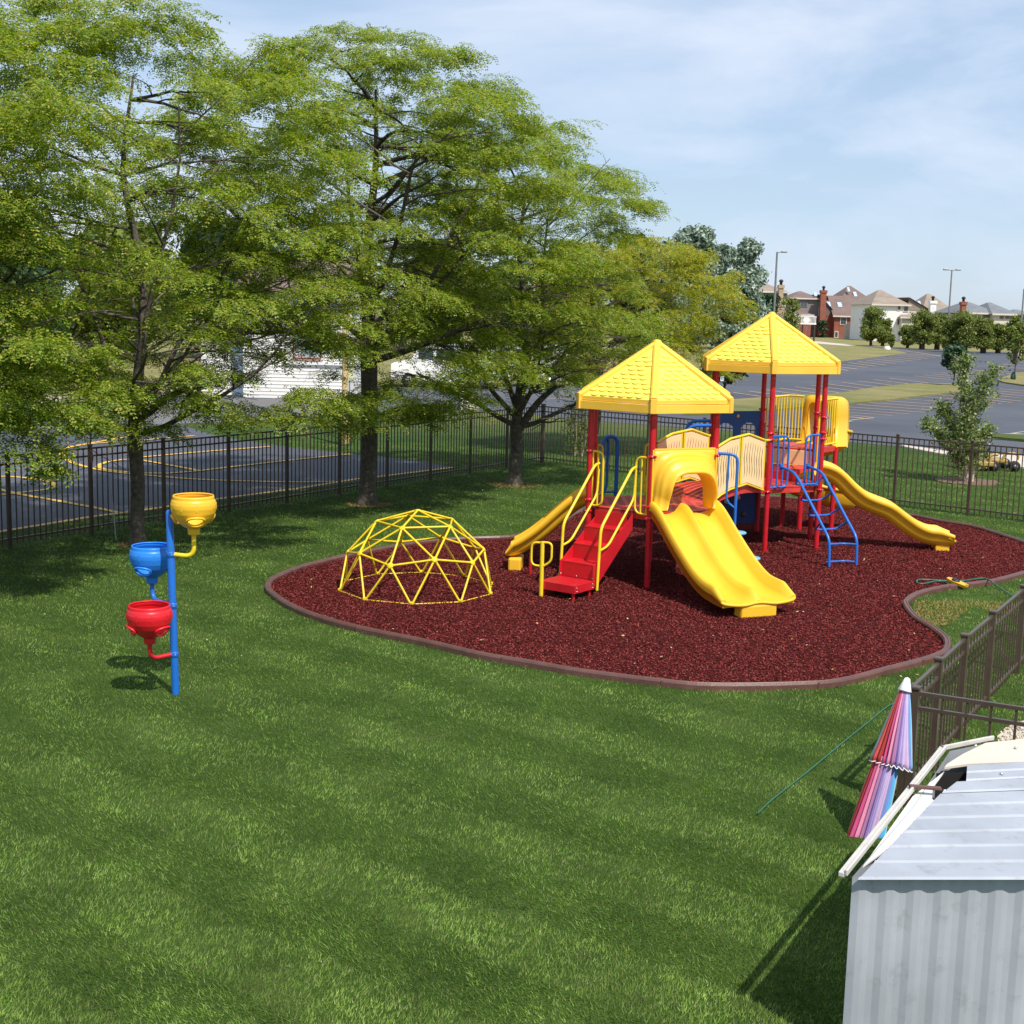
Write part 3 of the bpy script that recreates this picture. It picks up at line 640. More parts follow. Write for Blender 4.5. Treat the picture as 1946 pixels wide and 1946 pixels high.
for z, n0, n1 in steps:
    st.bbox(FP(f50, toff, (n0+n1)/2+0.005, z-0.012), (hw*2-0.014, n1-n0+0.01, 0.024), (f50[2], f50[1], Zv), 0.005)
    st.box(FP(f50, toff, n0+0.004, z+0.10), (hw*2-0.016, 0.006, 0.20), (f50[2], f50[1], Zv))
st.box(FP(f50, toff, 0.984, 0.34), (hw*2-0.016, 0.006, 0.215), (f50[2], f50[1], Zv))
stair = st.build('stairs', RED, PLAY)
for b in sb: b.build('stringer', RED, stair)
b = MB()
b.bbox(FP(f50, -0.03, 1.26, 0.225), (0.60, 0.50, 0.022), (f50[2], f50[1], Zv), 0.006)
b.box(FP(f50, -0.03, 1.505, 0.18), (0.60, 0.012, 0.11), (f50[2], f50[1], Zv)); b.box(FP(f50, -0.03, 1.015, 0.18), (0.60, 0.012, 0.11), (f50[2], f50[1], Zv))
for s in (-1, 1): b.box(FP(f50, -0.03+s*0.298, 1.26, 0.18), (0.012, 0.50, 0.108), (f50[2], f50[1], Zv))
plat = b.build('step_platform', RED, PLAY)
for t in (-0.28, 0.22):
    for n in (1.06, 1.46):
        b = MB(); b.tube([FP(f50, t, n, 0), FP(f50, t, n, 0.17)], 0.022, 12); b.build('leg', RED, plat)
b = MB()
for t, z in [(-0.3, 0.255), (-0.03, 0.25), (0.24, 0.245)]: b.lathe([(0.011, 0), (0.011, 0.004), (0, 0.008)], FP(f50, t, 1.022, z+0.02), 8, axis=f50[1])
for t, n in [(0.275, 1.06), (0.275, 1.46)]:
    for z in (0.15, 0.2): b.lathe([(0.010, 0), (0.010, 0.004), (0, 0.008)], FP(f50, t, n, z), 8, axis=f50[2])
b.build('bolt', STEEL, plat)
for s in (-1, 1):
    t = toff+s*(hw+0.035); b = MB()
    top = rnd([FP(f50, t, 0.03, 1.78), FP(f50, t, 0.14, 1.76), FP(f50, t, 0.92, 0.98), FP(f50, t, 0.97, 0.10)], 0.10, 5); b.tube(top, 0.021, 12)
    b.tube(rnd([FP(f50, t, 0.03, 1.70), FP(f50, t, 0.06, 1.32), FP(f50, t, 0.72, 0.70), FP(f50, t, 0.95, 0.66)], 0.10, 5), 0.017, 10)
    b.build('handrail', YMET, PLAY)
b = MB(); lp = Vector((0.437, 18.611, 0))   # loop on a post by the platform
b.tube([lp, lp+Zv*0.80], 0.029, 14)
e = Vector((0.93, -0.36, 0)).normalized()
b.tube(rnd([lp+e*0.03+Zv*0.78, lp-e*0.16+Zv*0.78, lp-e*0.16+Zv*0.45, lp+e*0.02+Zv*0.45], 0.09, 5), 0.016, 10)
b.tube(rnd([lp+e*0.01+Zv*0.79, lp+e*0.14+Zv*0.79, lp+e*0.14+Zv*0.53, lp+e*0.02+Zv*0.45], 0.08, 5), 0.016, 10)
b.build('grab_loop', YMET, PLAY)

# ---- slides
def slide(name, f, path, prof_fn, m, parent=PLAY):
    """path: list of (n, z); prof_fn(u) -> closed profile of (t, h)"""
    b = MB(); P = [FP(f, 0, n, z) for n, z in path]; fr = []; prs = []
    for i, p in enumerate(P):
        tg = (P[min(i+1, len(P)-1)]-P[max(i-1, 0)]).normalized(); up = f[2].cross(tg)
        if up.z < 0: up = -up
        fr.append((f[2], up)); prs.append(prof_fn(i/(len(P)-1)))
    b.sweep(P, fr, prs, smooth=True)
    o = b.build(name, m, parent)
    return o
def closed(inner, th=0.02):
    """thicken an open profile (list of (t,h)) downwards/outwards into a closed one"""
    out = []
    n = len(inner)
    for i, (x, y) in enumerate(inner):
        a = inner[max(i-1, 0)]; c = inner[min(i+1, n-1)]; dx, dy = c[0]-a[0], c[1]-a[1]; L = math.hypot(dx, dy) or 1
        out.append((x+dy/L*th, y-dx/L*th))
    return inner+list(reversed(out))
def spline2(pts, n=6): return [(p.x, p.y) for p in smooth_path([(a, b, 0) for a, b in pts], n)]
f01 = face(C1, 0)
def prof_double(u):
    e = 1.0+0.05*max(0, (u-0.75)*4)
    hs = 0.215*(1.0 if u > 0.06 else 0.55+7*u)
    if u > 0.9: hs *= 1-(u-0.9)*6.5
    hc = 0.165 if u < 0.93 else 0.165*(1-(u-0.93)*11)
    w = 0.53*e
    inner = [(-w-0.035, hs*0.45), (-w-0.03, hs*0.9), (-w, hs), (-w+0.03, hs*0.93), (-w+0.065, hs*0.35), (-w+0.11, 0.03*hs/0.215), (-w+0.2, 0.0), (-0.2, 0.0), (-0.11, 0.03*hc/.165), (-0.055, hc*0.6), (-0.02, hc*0.97), (0.02, hc*0.97), (0.055, hc*0.6), (0.11, 0.03*hc/.165), (0.2, 0), (w-0.2, 0), (w-0.11, 0.03*hs/0.215), (w-0.065, hs*0.35), (w-0.03, hs*0.93), (w, hs), (w+0.03, hs*0.9), (w+0.035, hs*0.45)]
    out = [(w+0.026, hs*0.30), (w+0.015, hs*0.35), (w+0.005, -0.035), (0, -0.035), (-w-0.005, -0.035), (-w-0.015, hs*0.35), (-w-0.026, hs*0.30)]
    return inner+out
pd = spline2([(-0.03, 1.10), (0.10, 1.08), (0.27, 0.98), (0.52, 0.80), (0.85, 0.575), (1.20, 0.37), (1.50, 0.255), (1.80, 0.215), (2.10, 0.205)], 6)
sd = slide('double_slide', f01, pd, prof_double, YEL)
b = MB(); b.bbox(FP(f01, 0, 2.03, 0.095), (0.56, 0.20, 0.19), (f01[2], f01[1], Zv), 0.03); b.build('slide_foot', YEL, sd)
# front lip
b = MB(); b.tube(smooth_path([FP(f01, -0.56, 2.02, 0.29), FP(f01, -0.545, 2.11, 0.225), FP(f01, -0.27, 2.135, 0.195), FP(f01, 0, 2.11, 0.215), FP(f01, 0.27, 2.135, 0.195), FP(f01, 0.545, 2.11, 0.225), FP(f01, 0.56, 2.02, 0.29)], 5), 0.022, 10); b.build('slide_lip', YEL, sd)
# hood over the double slide: moulded panel with a deep arch
hb = MB()
def arch_pts(w, h, z0, n=14, sq=0.62):
    out = [(-w, z0)]
    for i in range(n+1):
        a = PI-PI*i/n; c_, s_ = math.cos(a), math.sin(a)
        out.append((w*math.copysign(abs(c_)**sq, c_), z0+(h)*abs(s_)**sq if 0 < i < n else z0+0.0))
    out.append((w, z0)); return out
zb, zt_, W0 = 1.20, 2.06, 0.53
inn = arch_pts(0.375, 0.53, 1.22, 24, 0.60)
def grow(k, kz=1.0, z0=1.20): return [(x*k, z0+(z-1.22)*k*kz) for x, z in inn]
def outer_for(p, zc=1.42):
    x, z = p; dx, dz = x, z-zc
    if dz <= 0: return (math.copysign(W0, dx), max(zb, z))
    s_ = min(W0/max(abs(dx), 1e-6), (zt_-zc)/max(dz, 1e-6)); return (dx*s_, zc+dz*s_)
def ringd(pts, d): return [(x, z, d) for x, z in pts]
prof_h = [(0.985, 0.31), (1.0, 0.355), (1.03, 0.375), (1.07, 0.365), (1.13, 0.315), (1.19, 0.27), (1.24, 0.255), (1.27, 0.245), (1.30, 0.205), (1.34, 0.165), (1.38, 0.15)]
rings = [ringd(grow(k_, 1.0+0.12*(k_-1)), d_) for k_, d_ in prof_h]
base_r = grow(1.38, 1.05)
base_r = [(max(-W0+0.012, min(W0-0.012, x)), min(z, zt_-0.06)) for x, z in base_r]
rings = [[(max(-W0+0.006, min(W0-0.006, x)), min(z, zt_-0.05), d) for x, z, d in r] for r in rings]
rings += [ringd(base_r, 0.10), ringd([((x+outer_for((x, z))[0])/2, (z+outer_for((x, z))[1])/2) for x, z in base_r], 0.065), ringd([outer_for(p) for p in base_r], 0.055), ringd([outer_for(p) for p in base_r], 0.0)]
n_a = len(inn)
for r in rings:   # the legs flare forward and round off at the bottom
    for i_ in range(n_a):
        x, z, d = r[i_]; low = max(0, min(1, (1.46-z)/0.24)); r[i_] = (x, z-0.02*math.sin(PI*min(1, d/0.36))*low, d*(1-0.25*low))
vs = [FP(f01, x, d-0.02, z) for r in rings for x, z, d in r]
fs = [(i*n_a+k, i*n_a+k+1, (i+1)*n_a+k+1, (i+1)*n_a+k) for i in range(len(rings)-1) for k in range(n_a-1)]
hb.add(vs, fs, 0, True)
r0_ = rings[0]; vs2 = [FP(f01, x, d-0.02, z) for x, z, d in r0_]+[FP(f01, x*1.0, -0.03, z) for x, z, d in r0_]
hb.add(vs2, [(k, k+1, n_a+k+1, n_a+k) for k in range(n_a-1)], 0, True)
for end in (0, n_a-1):   # close the bottoms of the legs
    ring_b = [FP(f01, rings[i][end][0], rings[i][end][2]-0.02, rings[i][end][1]) for i in range(len(rings))]+[FP(f01, rings[0][end][0], -0.03, rings[0][end][1])]
    hb.add(ring_b, [tuple(range(len(ring_b)))], 0)
hb.bbox(FP(f01, 0, 0.015, zt_-0.01), (W0*2+0.03, 0.05, 0.03), (f01[2], f01[1], Zv), 0.008)
for s in (-1, 1): hb.bbox(FP(f01, s*(W0+0.0), 0.02, (zb+zt_)/2-0.01), (0.03, 0.06, zt_-zb), (f01[2], f01[1], Zv), 0.008)
hd = hb.build('slide_hood', YEL, PLAY)
# single slide at the left
f45 = face(C1, 4)
def prof_single(w=0.23, h0=0.20):
    def fn(u):
        hs = h0*(1.0 if u > 0.06 else 0.6+6*u)
        if u > 0.88: hs *= 1-(u-0.88)*5.5
        e = w*(1+max(0, u-0.8)*0.5)
        return closed([(-e-0.03, hs*0.55), (-e-0.03, hs*0.9), (-e, hs), (-e+0.025, hs*0.9), (-e+0.05, hs*0.3), (-e+0.10, 0.02), (0, 0), (e-0.10, 0.02), (e-0.05, hs*0.3), (e-0.025, hs*0.9), (e, hs), (e+0.03, hs*0.9), (e+0.03, hs*0.55)], 0.022)
    return fn
pl = spline2([(-0.02, 1.10), (0.08, 1.07), (0.25, 0.95), (0.66, 0.56), (0.92, 0.36), (1.10, 0.26), (1.26, 0.235)], 6)
s1 = slide('single_slide', f45, pl, prof_single(0.23, 0.24), YEL)
b = MB(); b.bbox(FP(f45, 0, 1.13, 0.11), (0.44, 0.20, 0.21), (f45[2], f45[1], Zv), 0.03); b.build('slide_foot', YEL, s1)
b = MB(); q = Vector((0.30, 20.11, 0)); b.tube([q, q+Zv*0.36], 0.024, 10); b.build('slide_support', RED, s1)
for s in (-1, 1):
    p = hexp(C1, 5 if s > 0 else 4); b = MB()
    b.bbox(FP(f45, s*0.43, 0.02, 1.50), (0.035, 0.04, 0.72), (f45[2], f45[1], Zv), 0.015); b.build('slide_side_panel', YEL, s1)
# ---- near tower, right side: blue overhead loop, pole with round pods
p1 = hexp(C1, 1); f12 = face(C1, 1); o = f12[1]
b = MB()
b.tube(rnd([p1+Zv*1.98, p1+o*0.33+Zv*1.97, p1+o*0.33], 0.12, 6), 0.0225, 12)
b.tube(rnd([p1+o*0.20+Zv*1.96, p1+o*0.19+Zv*1.27, p1+o*0.33+Zv*1.17], 0.10, 5), 0.017, 10)
b.build('climber_pole', BLU, PLAY)
for dx, dy, z in ((0.40, 0.55, 0.72), (0.62, 0.42, 0.36), (0.50, 0.30, 0.20)):
    q = p1+o*dx+f12[2]*dy; b = MB(); b.lathe([(0, -0.03), (0.10, -0.03), (0.14, -0.012), (0.145, 0.008), (0.13, 0.02), (0.0, 0.024)], q+Zv*z, 24); po = b.build('pod_step', LBLU, PLAY)
    b = MB(); b.tube([q, q+Zv*(z-0.02)], 0.03, 12); b.build('pod_post', BLU, po)
# ---- bridge
ba = (hexp(C1, 2)+hexp(C1, 3))/2; bb = (hexp(C2, 5)+hexp(C2, 0))/2
bdv = (bb-ba); BL = bdv.length; bdv.normalize(); bs = Vector((-bdv.y, bdv.x, 0))
def bz(s): return DZ-0.005+0.10*(1-((s/BL-0.5)*2)**2)
b = MB(); nseg = 13
ss = [BL*i/nseg for i in range(nseg+1)]
b.sweep([ba+bdv*s+Zv*bz(s) for s in ss], [(bs, Zv)]*len(ss), [(-0.46, -0.03), (0.46, -0.03), (0.46, 0), (-0.46, 0)], smooth=False)
for s_ in (-1, 1): b.sweep([ba+bdv*s+bs*s_*0.475+Zv*(bz(s)-0.045) for s in ss], [(bs, Zv)]*len(ss), [(-0.014, -0.06), (0.014, -0.06), (0.014, 0.05), (-0.014, 0.05)], smooth=False)
for i in range(1, nseg*3):
    s = BL*i/(nseg*3)
    for j in range(-3, 4): b.box(ba+bdv*s+bs*j*0.125+Zv*(bz(s)+0.002), (0.012, 0.085, 0.003), (bdv, bs, Zv), mi=1)
br = b.build('bridge_deck', [REDDECK, SLOTR], PLAY)
def barrier(p, q, sgn):
    d = (q-p); L = d.length; d.normalize(); nn = Vector((-d.y, d.x, 0))
    def P(s, z): return p+d*s+Zv*z
    top = [(0.05, 1.93), (0.22, 1.985), (0.60, 2.05), (L/2-0.03, 2.07)]; top = top+[(L-s, z) for s, z in reversed(top)]
    top = [(0.05, 1.93), (0.30, 1.99), (0.62, 2.055), (1.33, 2.085), (2.02, 1.935), (L-0.04, 1.93)]
    bot = [(0.05, 1.09), (0.33, 1.175), (0.68, 1.235), (1.33, 1.265), (2.04, 1.09)]
    b = MB(); b.tube(rnd([P(s, z) for s, z in top], 0.04, 3), 0.021, 10); b.tube(rnd([P(s, z) for s, z in bot], 0.04, 3), 0.016, 10)
    def zi(tab, s):
        for (a, za), (c, zc) in zip(tab, tab[1:]):
            if a <= s <= c: return za+(zc-za)*(s-a)/(c-a)
        return tab[-1][1]
    for s in (0.10, 0.985, 1.07, 2.0): b.tube([P(s, zi(bot, s)), P(s, zi(top, s))], 0.017, 8)
    fr = b.build('bridge_barrier', YMET, PLAY)
    for s0, s1_ in ((0.13, 0.955), (1.10, 1.97)):
        b = MB(); sl_ = MB(); n = 12; xs_ = [s0+(s1_-s0)*i/n for i in range(n+1)]
        vt = []; 
        for off in (-0.009, 0.009):
            vt += [P(s, zi(top, s)-0.035)+nn*off for s in xs_]; vt += [P(s, zi(bot, s)+0.028)+nn*off for s in xs_]
        m1 = n+1
        fs = []
        for i in range(n):
            fs += [(i, i+1, m1+i+1, m1+i), (2*m1+i, 3*m1+i, 3*m1+i+1, 2*m1+i+1), (i, 2*m1+i, 2*m1+i+1, i+1), (m1+i, m1+i+1, 3*m1+i+1, 3*m1+i)]
        fs += [(0, m1, 3*m1, 2*m1), (n, 2*m1+n, 3*m1+n, m1+n)]
        b.add(vt, fs); pn = b.build('panel', TAN, fr)
        for j in range(8):   # wavy slots cut through the panel
            s = s0+0.085+(s1_-s0-0.17)*j/7
            zt2 = zi(top, s)-0.12; zb2 = zi(bot, s)+0.12
            for side in (-1, 1):
                path = []; wd_ = []
                for k in range(17):
                    u = k/16; z = zb2+(zt2-zb2)*u
                    path.append(P(s+0.020*math.sin(u*2*PI*1.25), z)); wd_.append(0.0095*(1-abs(2*u-1)**4)*(0.45+0.55*abs(math.sin(u*8.5)))+0.0005)
                vv = []
                for pp_, w_ in zip(path, wd_): vv += [pp_-d*w_+nn*side*0.0125, pp_+d*w_+nn*side*0.0125]
                sl_.add(vv, [(2*i, 2*i+1, 2*i+3, 2*i+2) for i in range(16)])
        sl_.build('wavy_slots', SLOT, pn)
        bo_ = MB()
        for s in (s0+0.06, s1_-0.06):
            for z in (zi(top, s)-0.07, zi(bot, s)+0.07):
                for side in (-1, 1): bo_.lathe([(0.008, 0), (0.008, 0.003), (0, 0.006)], P(s, z)+nn*side*0.009, 8, axis=nn*side)
        bo_.build('bolt', STEEL, pn)
barrier(hexp(C1, 2), hexp(C2, 0), 1); barrier(hexp(C1, 3), hexp(C2, 5), -1)
# ---- near tower, back left: loops and blue arch climber
f34 = face(C1, 3)
loop_panel(hexp(C1, 3), f34[2], DZ+0.02, 1.93, 0.15, 1); loop_panel(hexp(C1, 4), -f34[2], DZ+0.02, 1.93, 0.15, 1)
b = MB(); a0 = f34[0]+f34[1]*0.42
b.tube(rnd([a0+f34[2]*0.16, a0+f34[2]*0.16+Zv*2.02, a0-f34[2]*0.10+Zv*2.02, a0-f34[2]*0.10], 0.14, 8), 0.032, 12)
b.tube(rnd([a0+f34[2]*0.15+Zv*1.05, a0+f34[2]*0.02+f34[1]*0.1+Zv*1.2, a0+f34[2]*0.02+f34[1]*0.1+Zv*1.95, a0+f34[2]*0.1+Zv*2.0], 0.08, 5), 0.022, 10)
for z in (0.3, 0.6, 0.9, 1.12): b.tube([a0+f34[2]*0.16+Zv*z, a0-f34[2]*0.10+Zv*z], 0.018, 10)
for z in (1.13, 1.66): b.tube([a0+f34[2]*0.16+Zv*z, hexp(C1, 4)+Zv*z], 0.022, 10)
b.build('arch_climber', BLU, PLAY)
# ---- far tower: blue arch ladder
g01 = face(C2, 0)
loop_panel(hexp(C2, 0), g01[2], DZ+0.0, 1.99, 0.385, 3, BLU, 0.0185); loop_panel(hexp(C2, 1), -g01[2], DZ+0.02, 2.0, 0.33, 3, BLU, 0.0185)
b = MB()
LT = (-0.30, 0.24)
rails = []
for t in LT:
    pts = rnd([FP(g01, t+0.0, -0.0+0.03, 1.47), FP(g01, t, 0.44, 1.42), FP(g01, t, 1.30, 0.62), FP(g01, t, 1.47, 0.46), FP(g01, t, 1.50, 0)], 0.16, 6)
    b.tube(pts, 0.024, 12); rails.append(pts)
    b.bbox(FP(g01, t, 0.03, 1.47), (0.05, 0.03, 0.10), (g01[2], g01[1], Zv), 0.006)
lad = b.build('arch_ladder', BLU, PLAY)
def at_rail(t, z):
    # point on the slope
    n = 0.44+(1.42-z)/(1.42-0.62)*0.86 if z > 0.62 else 1.47
    return FP(g01, t, n, z)
for z, n_in in ((1.24, 0.10), (1.02, 0.22), (0.80, 0.22), (0.60, 0.22)):
    a_, c_ = at_rail(LT[0], z+0.13 if z > 1.1 else z+0.10), at_rail(LT[1], z+0.13 if z > 1.1 else z+0.10)
    inn_ = -g01[1]*n_in*0.9
    b = MB(); b.tube(rnd([a_, a_+g01[2]*0.05+inn_-Zv*0.14, a_+g01[2]*0.12+inn_-Zv*0.155, c_-g01[2]*0.12+inn_-Zv*0.155, c_-g01[2]*0.05+inn_-Zv*0.14, c_], 0.05, 4), 0.0165, 10); b.build('rung', BLU, lad)
for z in (0.36, 0.07):
    a_, c_ = FP(g01, LT[0], 1.49, z), FP(g01, LT[1], 1.49, z); inn_ = -g01[1]*0.14
    b = MB(); b.tube(rnd([a_, a_+g01[2]*0.04+inn_, c_-g01[2]*0.16+inn_, c_], 0.06, 4), 0.0165, 10); b.build('rung', BLU, lad)
# ---- far tower: blue arched window panel (left back) above the deck and navy play panel below
h34 = face(C2, 3)
def cut_panel(f, hw_, z0, z1, th, holes, name, m, parent=PLAY, slits=()):
    """panel made of vertical columns of quads around arch-shaped holes"""
    b = MB(); nx, nz = 72, 56
    def solid(t, z): return not any(h(t, z) for h in holes)
    xs_ = [-hw_+2*hw_*i/nx for i in range(nx+1)]; zs_ = [z0+(z1-z0)*j/nz for j in range(nz+1)]
    S = [[solid((xs_[i]+xs_[i+1])/2, (zs_[j]+zs_[j+1])/2) for j in range(nz)] for i in range(nx)]
    idx = {}
    def vid(i, j, s):
        k_ = (i, j, s)
        if k_ not in idx: idx[k_] = len(b.v); b.v.append(tuple(FP(f, xs_[i], s*th, zs_[j])))
        return idx[k_]
    def fadd(q): b.f.append(q); b.m.append(0); b.sm.append(False)
    for i in range(nx):
        for j in range(nz):
            if not S[i][j]: continue
            for s in (0, 1): fadd((vid(i, j, s), vid(i+1, j, s), vid(i+1, j+1, s), vid(i, j+1, s)))
            for di, dj, e_ in ((-1, 0, ((i, j), (i, j+1))), (1, 0, ((i+1, j), (i+1, j+1))), (0, -1, ((i, j), (i+1, j))), (0, 1, ((i, j+1), (i+1, j+1)))):
                ii, jj = i+di, j+dj
                if ii < 0 or jj < 0 or ii >= nx or jj >= nz or not S[ii][jj]: fadd((vid(*e_[0], 0), vid(*e_[1], 0), vid(*e_[1], 1), vid(*e_[0], 1)))
    return b.build(name, m, parent)
def arch(cx, hw_, z0, zs): return lambda t, z: (z0 < z < zs and abs(t-cx) < hw_) or (z >= zs and ((t-cx)/hw_)**2+((z-zs)/(hw_*0.62))**2 < 1)
wp = cut_panel(h34, 0.49, DZ+0.05, 2.27, 0.02, [arch(-0.245, 0.165, 1.55, 1.95), arch(0.245, 0.165, 1.55, 1.95)], 'window_panel', NAVYB := mat('mid_blue_panel_plastic', (0.006, 0.075, 0.27), 0.4, 0.06, 4), PLAY)
b = MB()
for cx in (-0.245, 0.245):
    for s in (-1, 1):
        pts = [FP(h34, cx+s*(0.19+0.0*k)*math.cos(a_), 0.023, 1.96+0.155*math.sin(a_)) for k, a_ in enumerate([0.45+0.12*i for i in range(6)])]
        b.tube(pts, 0.009, 6)
b.build('light_slits', LBLU, wp)
b = MB(); b.lathe([(0.0, 0), (0.03, 0), (0.03, 0.01), (0, 0.014)], FP(h34, 0, 0.0, 2.18), 14, axis=-h34[1]); b.build('yellow_knob', YMET, wp)
np_ = cut_panel(h34, 0.49, 0.20, DZ-0.12, 0.02, [lambda t, z: (t+0.10)**2+(z-0.68)**2 < 0.0022], 'play_panel', NAVY, PLAY)
b = MB(); b.lathe([(0.0, 0.07), (0.02, 0.07), (0.035, 0.05), (0.045, 0.0), (0.055, -0.02), (0, -0.02)], FP(h34, -0.30, -0.035, 0.86), 16); b.build('toy_bell', YMET, np_)
for t, z, m_ in ((0.16, 0.62, TAN), (-0.22, 0.36, SLOT), (0.02, 0.80, TAN)):
    b = MB(); b.lathe([(0, 0), (0.05, 0), (0.05, 0.02), (0, 0.03)], FP(h34, t, 0.0, z), 16, axis=-h34[1]); b.build('toy_dial', m_, np_)
# blue handle arches on the far tower's left side
h45 = face(C2, 4)
b = MB(); b.tube(rnd([hexp(C2, 5)+Zv*2.10, hexp(C2, 5)+h45[1]*0.48+Zv*2.08, hexp(C2, 5)+h45[1]*0.50], 0.2, 7), 0.030, 12); b.build('climber_pole', BLU, PLAY)
b = MB(); b.tube(rnd([hexp(C2, 4)+Zv*2.10, hexp(C2, 4)+h45[1]*0.46+Zv*2.08, hexp(C2, 4)+h45[1]*0.46], 0.2, 7), 0.030, 12); b.build('climber_pole', BLU, PLAY)
# ---- inner step and raised deck at the back of the far tower
h23 = face(C2, 2)
def quad_prism(pts, z0, z1, name, m, parent=PLAY):
    b = MB(); b.prism([(p.x, p.y) for p in pts], z0, z1); return b.build(name, m, parent)
k1, k2, k3, k4 = [hexp(C2, i, 0.98) for i in (1, 2, 3, 4)]
mA = (k2*0.86+k1*0.14); mB_ = (k3*0.86+k4*0.14)
quad_prism([FP(h23, -0.52, -0.60, 0), FP(h23, -0.52, -0.03, 0), FP(h23, 0.52, -0.03, 0), FP(h23, 0.52, -0.60, 0)], 1.26, 1.33, 'inner_step', REDDECK)
b = MB(); b.box(FP(h23, 0, -0.60, 1.19), (1.04, 0.02, 0.14), (h23[2], h23[1], Zv)); b.build('step_riser', RED, PLAY)
b = MB(); b.bbox(FP(h23, 0, -0.02, 1.47), (1.0, 0.03, 0.27), (h23[2], h23[1], Zv), 0.006); b.build('transfer_panel', TAN, PLAY)
U = [FP(h23, -0.50, 0, 0), FP(h23, 0.50, 0, 0), FP(h23, 0.50, 1.0, 0), FP(h23, -0.50, 1.0, 0)]
ud = quad_prism(U, 1.55, 1.64, 'upper_deck', REDDECK)
for t in (-0.50, 0.50):
    b = MB(); q = FP(h23, t, 1.0, 0); b.tube([q-Zv*0.03, q+Zv*1.62], 0.0445, 14); b.build('post', RED, PLAY)
def bar_panel(p, q, z0, z1, bars, m, bulge=0.0):
    b = MB(); d = (q-p); L = d.length; d.normalize(); nn = Vector((d.y, -d.x, 0))
    def P(u, z): return p+d*L*u+nn*bulge*math.sin(PI*u)+Zv*z
    for z in (z0, z1): b.tube([P(i/10, z) for i in range(11)], 0.018, 8)
    for i in range(bars): u = (i+0.5)/bars; b.tube([P(u, z0), P(u, z1)], 0.0115, 6)
    return b.build('bar_panel', m, PLAY)
bar_panel(hexp(C2, 3)+h23[2]*-0.05, FP(h23, 0.50, 1.0, 0), 1.70, 2.52, 8, YMET)
bar_panel(FP(h23, 0.49, 1.0, 0), FP(h23, 0.20, 1.04, 0), 1.70, 2.52, 5, YMET)
bar_panel(FP(h23, -0.50, 0.98, 0), hexp(C2, 2)+h23[1]*0.05, 1.70, 2.52, 9, YMET)
# spiral slide with a big entrance hood
sp = MB(); zc = 1.6
cx0 = FP(h23, -0.16, 1.02, 0)
hood_in = arch_pts(0.25, 0.76, 1.66, 16, 0.28); hood_out = arch_pts(0.35, 0.93, 1.62, 16, 0.30)
nH = len(hood_in)
def HF(x, n, z): return FP(h23, -0.14+x, 1.03+n, z)
ringsH = [[HF(x, 0.0, z) for x, z in hood_in], [HF(x, 0.0, z) for x, z in hood_out], [HF(x*1.05, 0.06, z) for x, z in hood_out], [HF(x*1.05, 0.42, z-0.02) for x, z in hood_out], [HF(x*0.95, 0.60, z-0.06) for x, z in hood_out], [HF(x*0.9, 0.56, z-0.05) for x, z in hood_in], [HF(x, 0.02, z) for x, z in hood_in]]
vs = [p for r in ringsH for p in r]
sp.add(vs, [(i*nH+k, i*nH+k+1, (i+1)*nH+k+1, (i+1)*nH+k) for i in range(len(ringsH)-1) for k in range(nH-1)], 0, True)
sh = sp.build('spiral_slide', YEL, PLAY)
path = smooth_path([HF(0.0, -0.02, 1.60), (6.12, 25.75, 1.52), (6.15, 26.30, 1.36), (5.80, 26.65, 1.18), (5.38, 26.45, 1.00), (5.25, 25.95, 0.82), (5.42, 25.52, 0.66), (5.80, 25.38, 0.52), (6.18, 25.50, 0.42), (6.35, 25.70, 0.36)], 5)
fr = []; prs = []
for i, p in enumerate(path):
    tg = (path[min(i+1, len(path)-1)]-path[max(i-1, 0)]).normalized(); sd_ = tg.cross(Zv).normalized(); fr.append((sd_, Zv))
prS = closed([(-0.32, 0.30), (-0.34, 0.36), (-0.30, 0.37), (-0.27, 0.30), (-0.24, 0.10), (-0.14, 0.02), (0, 0), (0.14, 0.02), (0.24, 0.10), (0.27, 0.30), (0.30, 0.37), (0.34, 0.36), (0.32, 0.30)], 0.03)
b = MB(); b.sweep(path, fr, prS); b.build('chute', YEL, sh)
b = MB(); q = Vector((5.43, 25.20, 0)); b.tube([q, q+Zv*0.66], 0.05, 14); b.build('chute_support', RED, sh)
# wave slide on the right
g12 = face(C2, 1)
pw = spline2([(-0.03, 1.24), (0.10, 1.235), (0.28, 1.16), (0.52, 0.94), (0.76, 0.76), (1.00, 0.66), (1.22, 0.58), (1.45, 0.42), (1.68, 0.27), (1.92, 0.175), (2.16, 0.155), (2.38, 0.15)], 6)
def prof_wave(u):
    hs = 0.25*(1.0 if u > 0.05 else 0.7+6*u)
    if u > 0.90: hs *= 1-(u-0.90)*3.5
    w = 0.235
    return [(-w-0.05, hs*0.62), (-w-0.05, hs*0.92), (-w-0.02, hs*1.0), (-w+0.02, hs*0.97), (-w+0.045, hs*0.5), (-w+0.09, 0.04), (-0.08, 0.0), (0.08, 0.0), (w-0.09, 0.04), (w-0.045, hs*0.5), (w-0.02, hs*0.97), (w+0.02, hs*1.0), (w+0.05, hs*0.92), (w+0.05, hs*0.62), (w+0.03, hs*0.58), (w+0.015, hs*0.2), (w-0.05, -0.045), (-w+0.05, -0.045), (-w-0.015, hs*0.2), (-w-0.03, hs*0.58)]
ws = slide('wave_slide', g12, pw, prof_wave, YEL)
b = MB()
for t, w_ in ((-0.13, 0.12), (0.0, 0.12), (0.13, 0.12)): b.bbox(FP(g12, t, 2.20+(0.03 if t == 0 else 0), 0.075), (w_, 0.24, 0.18), (g12[2], g12[1], Zv), 0.02)
b.build('slide_foot', YEL, ws)
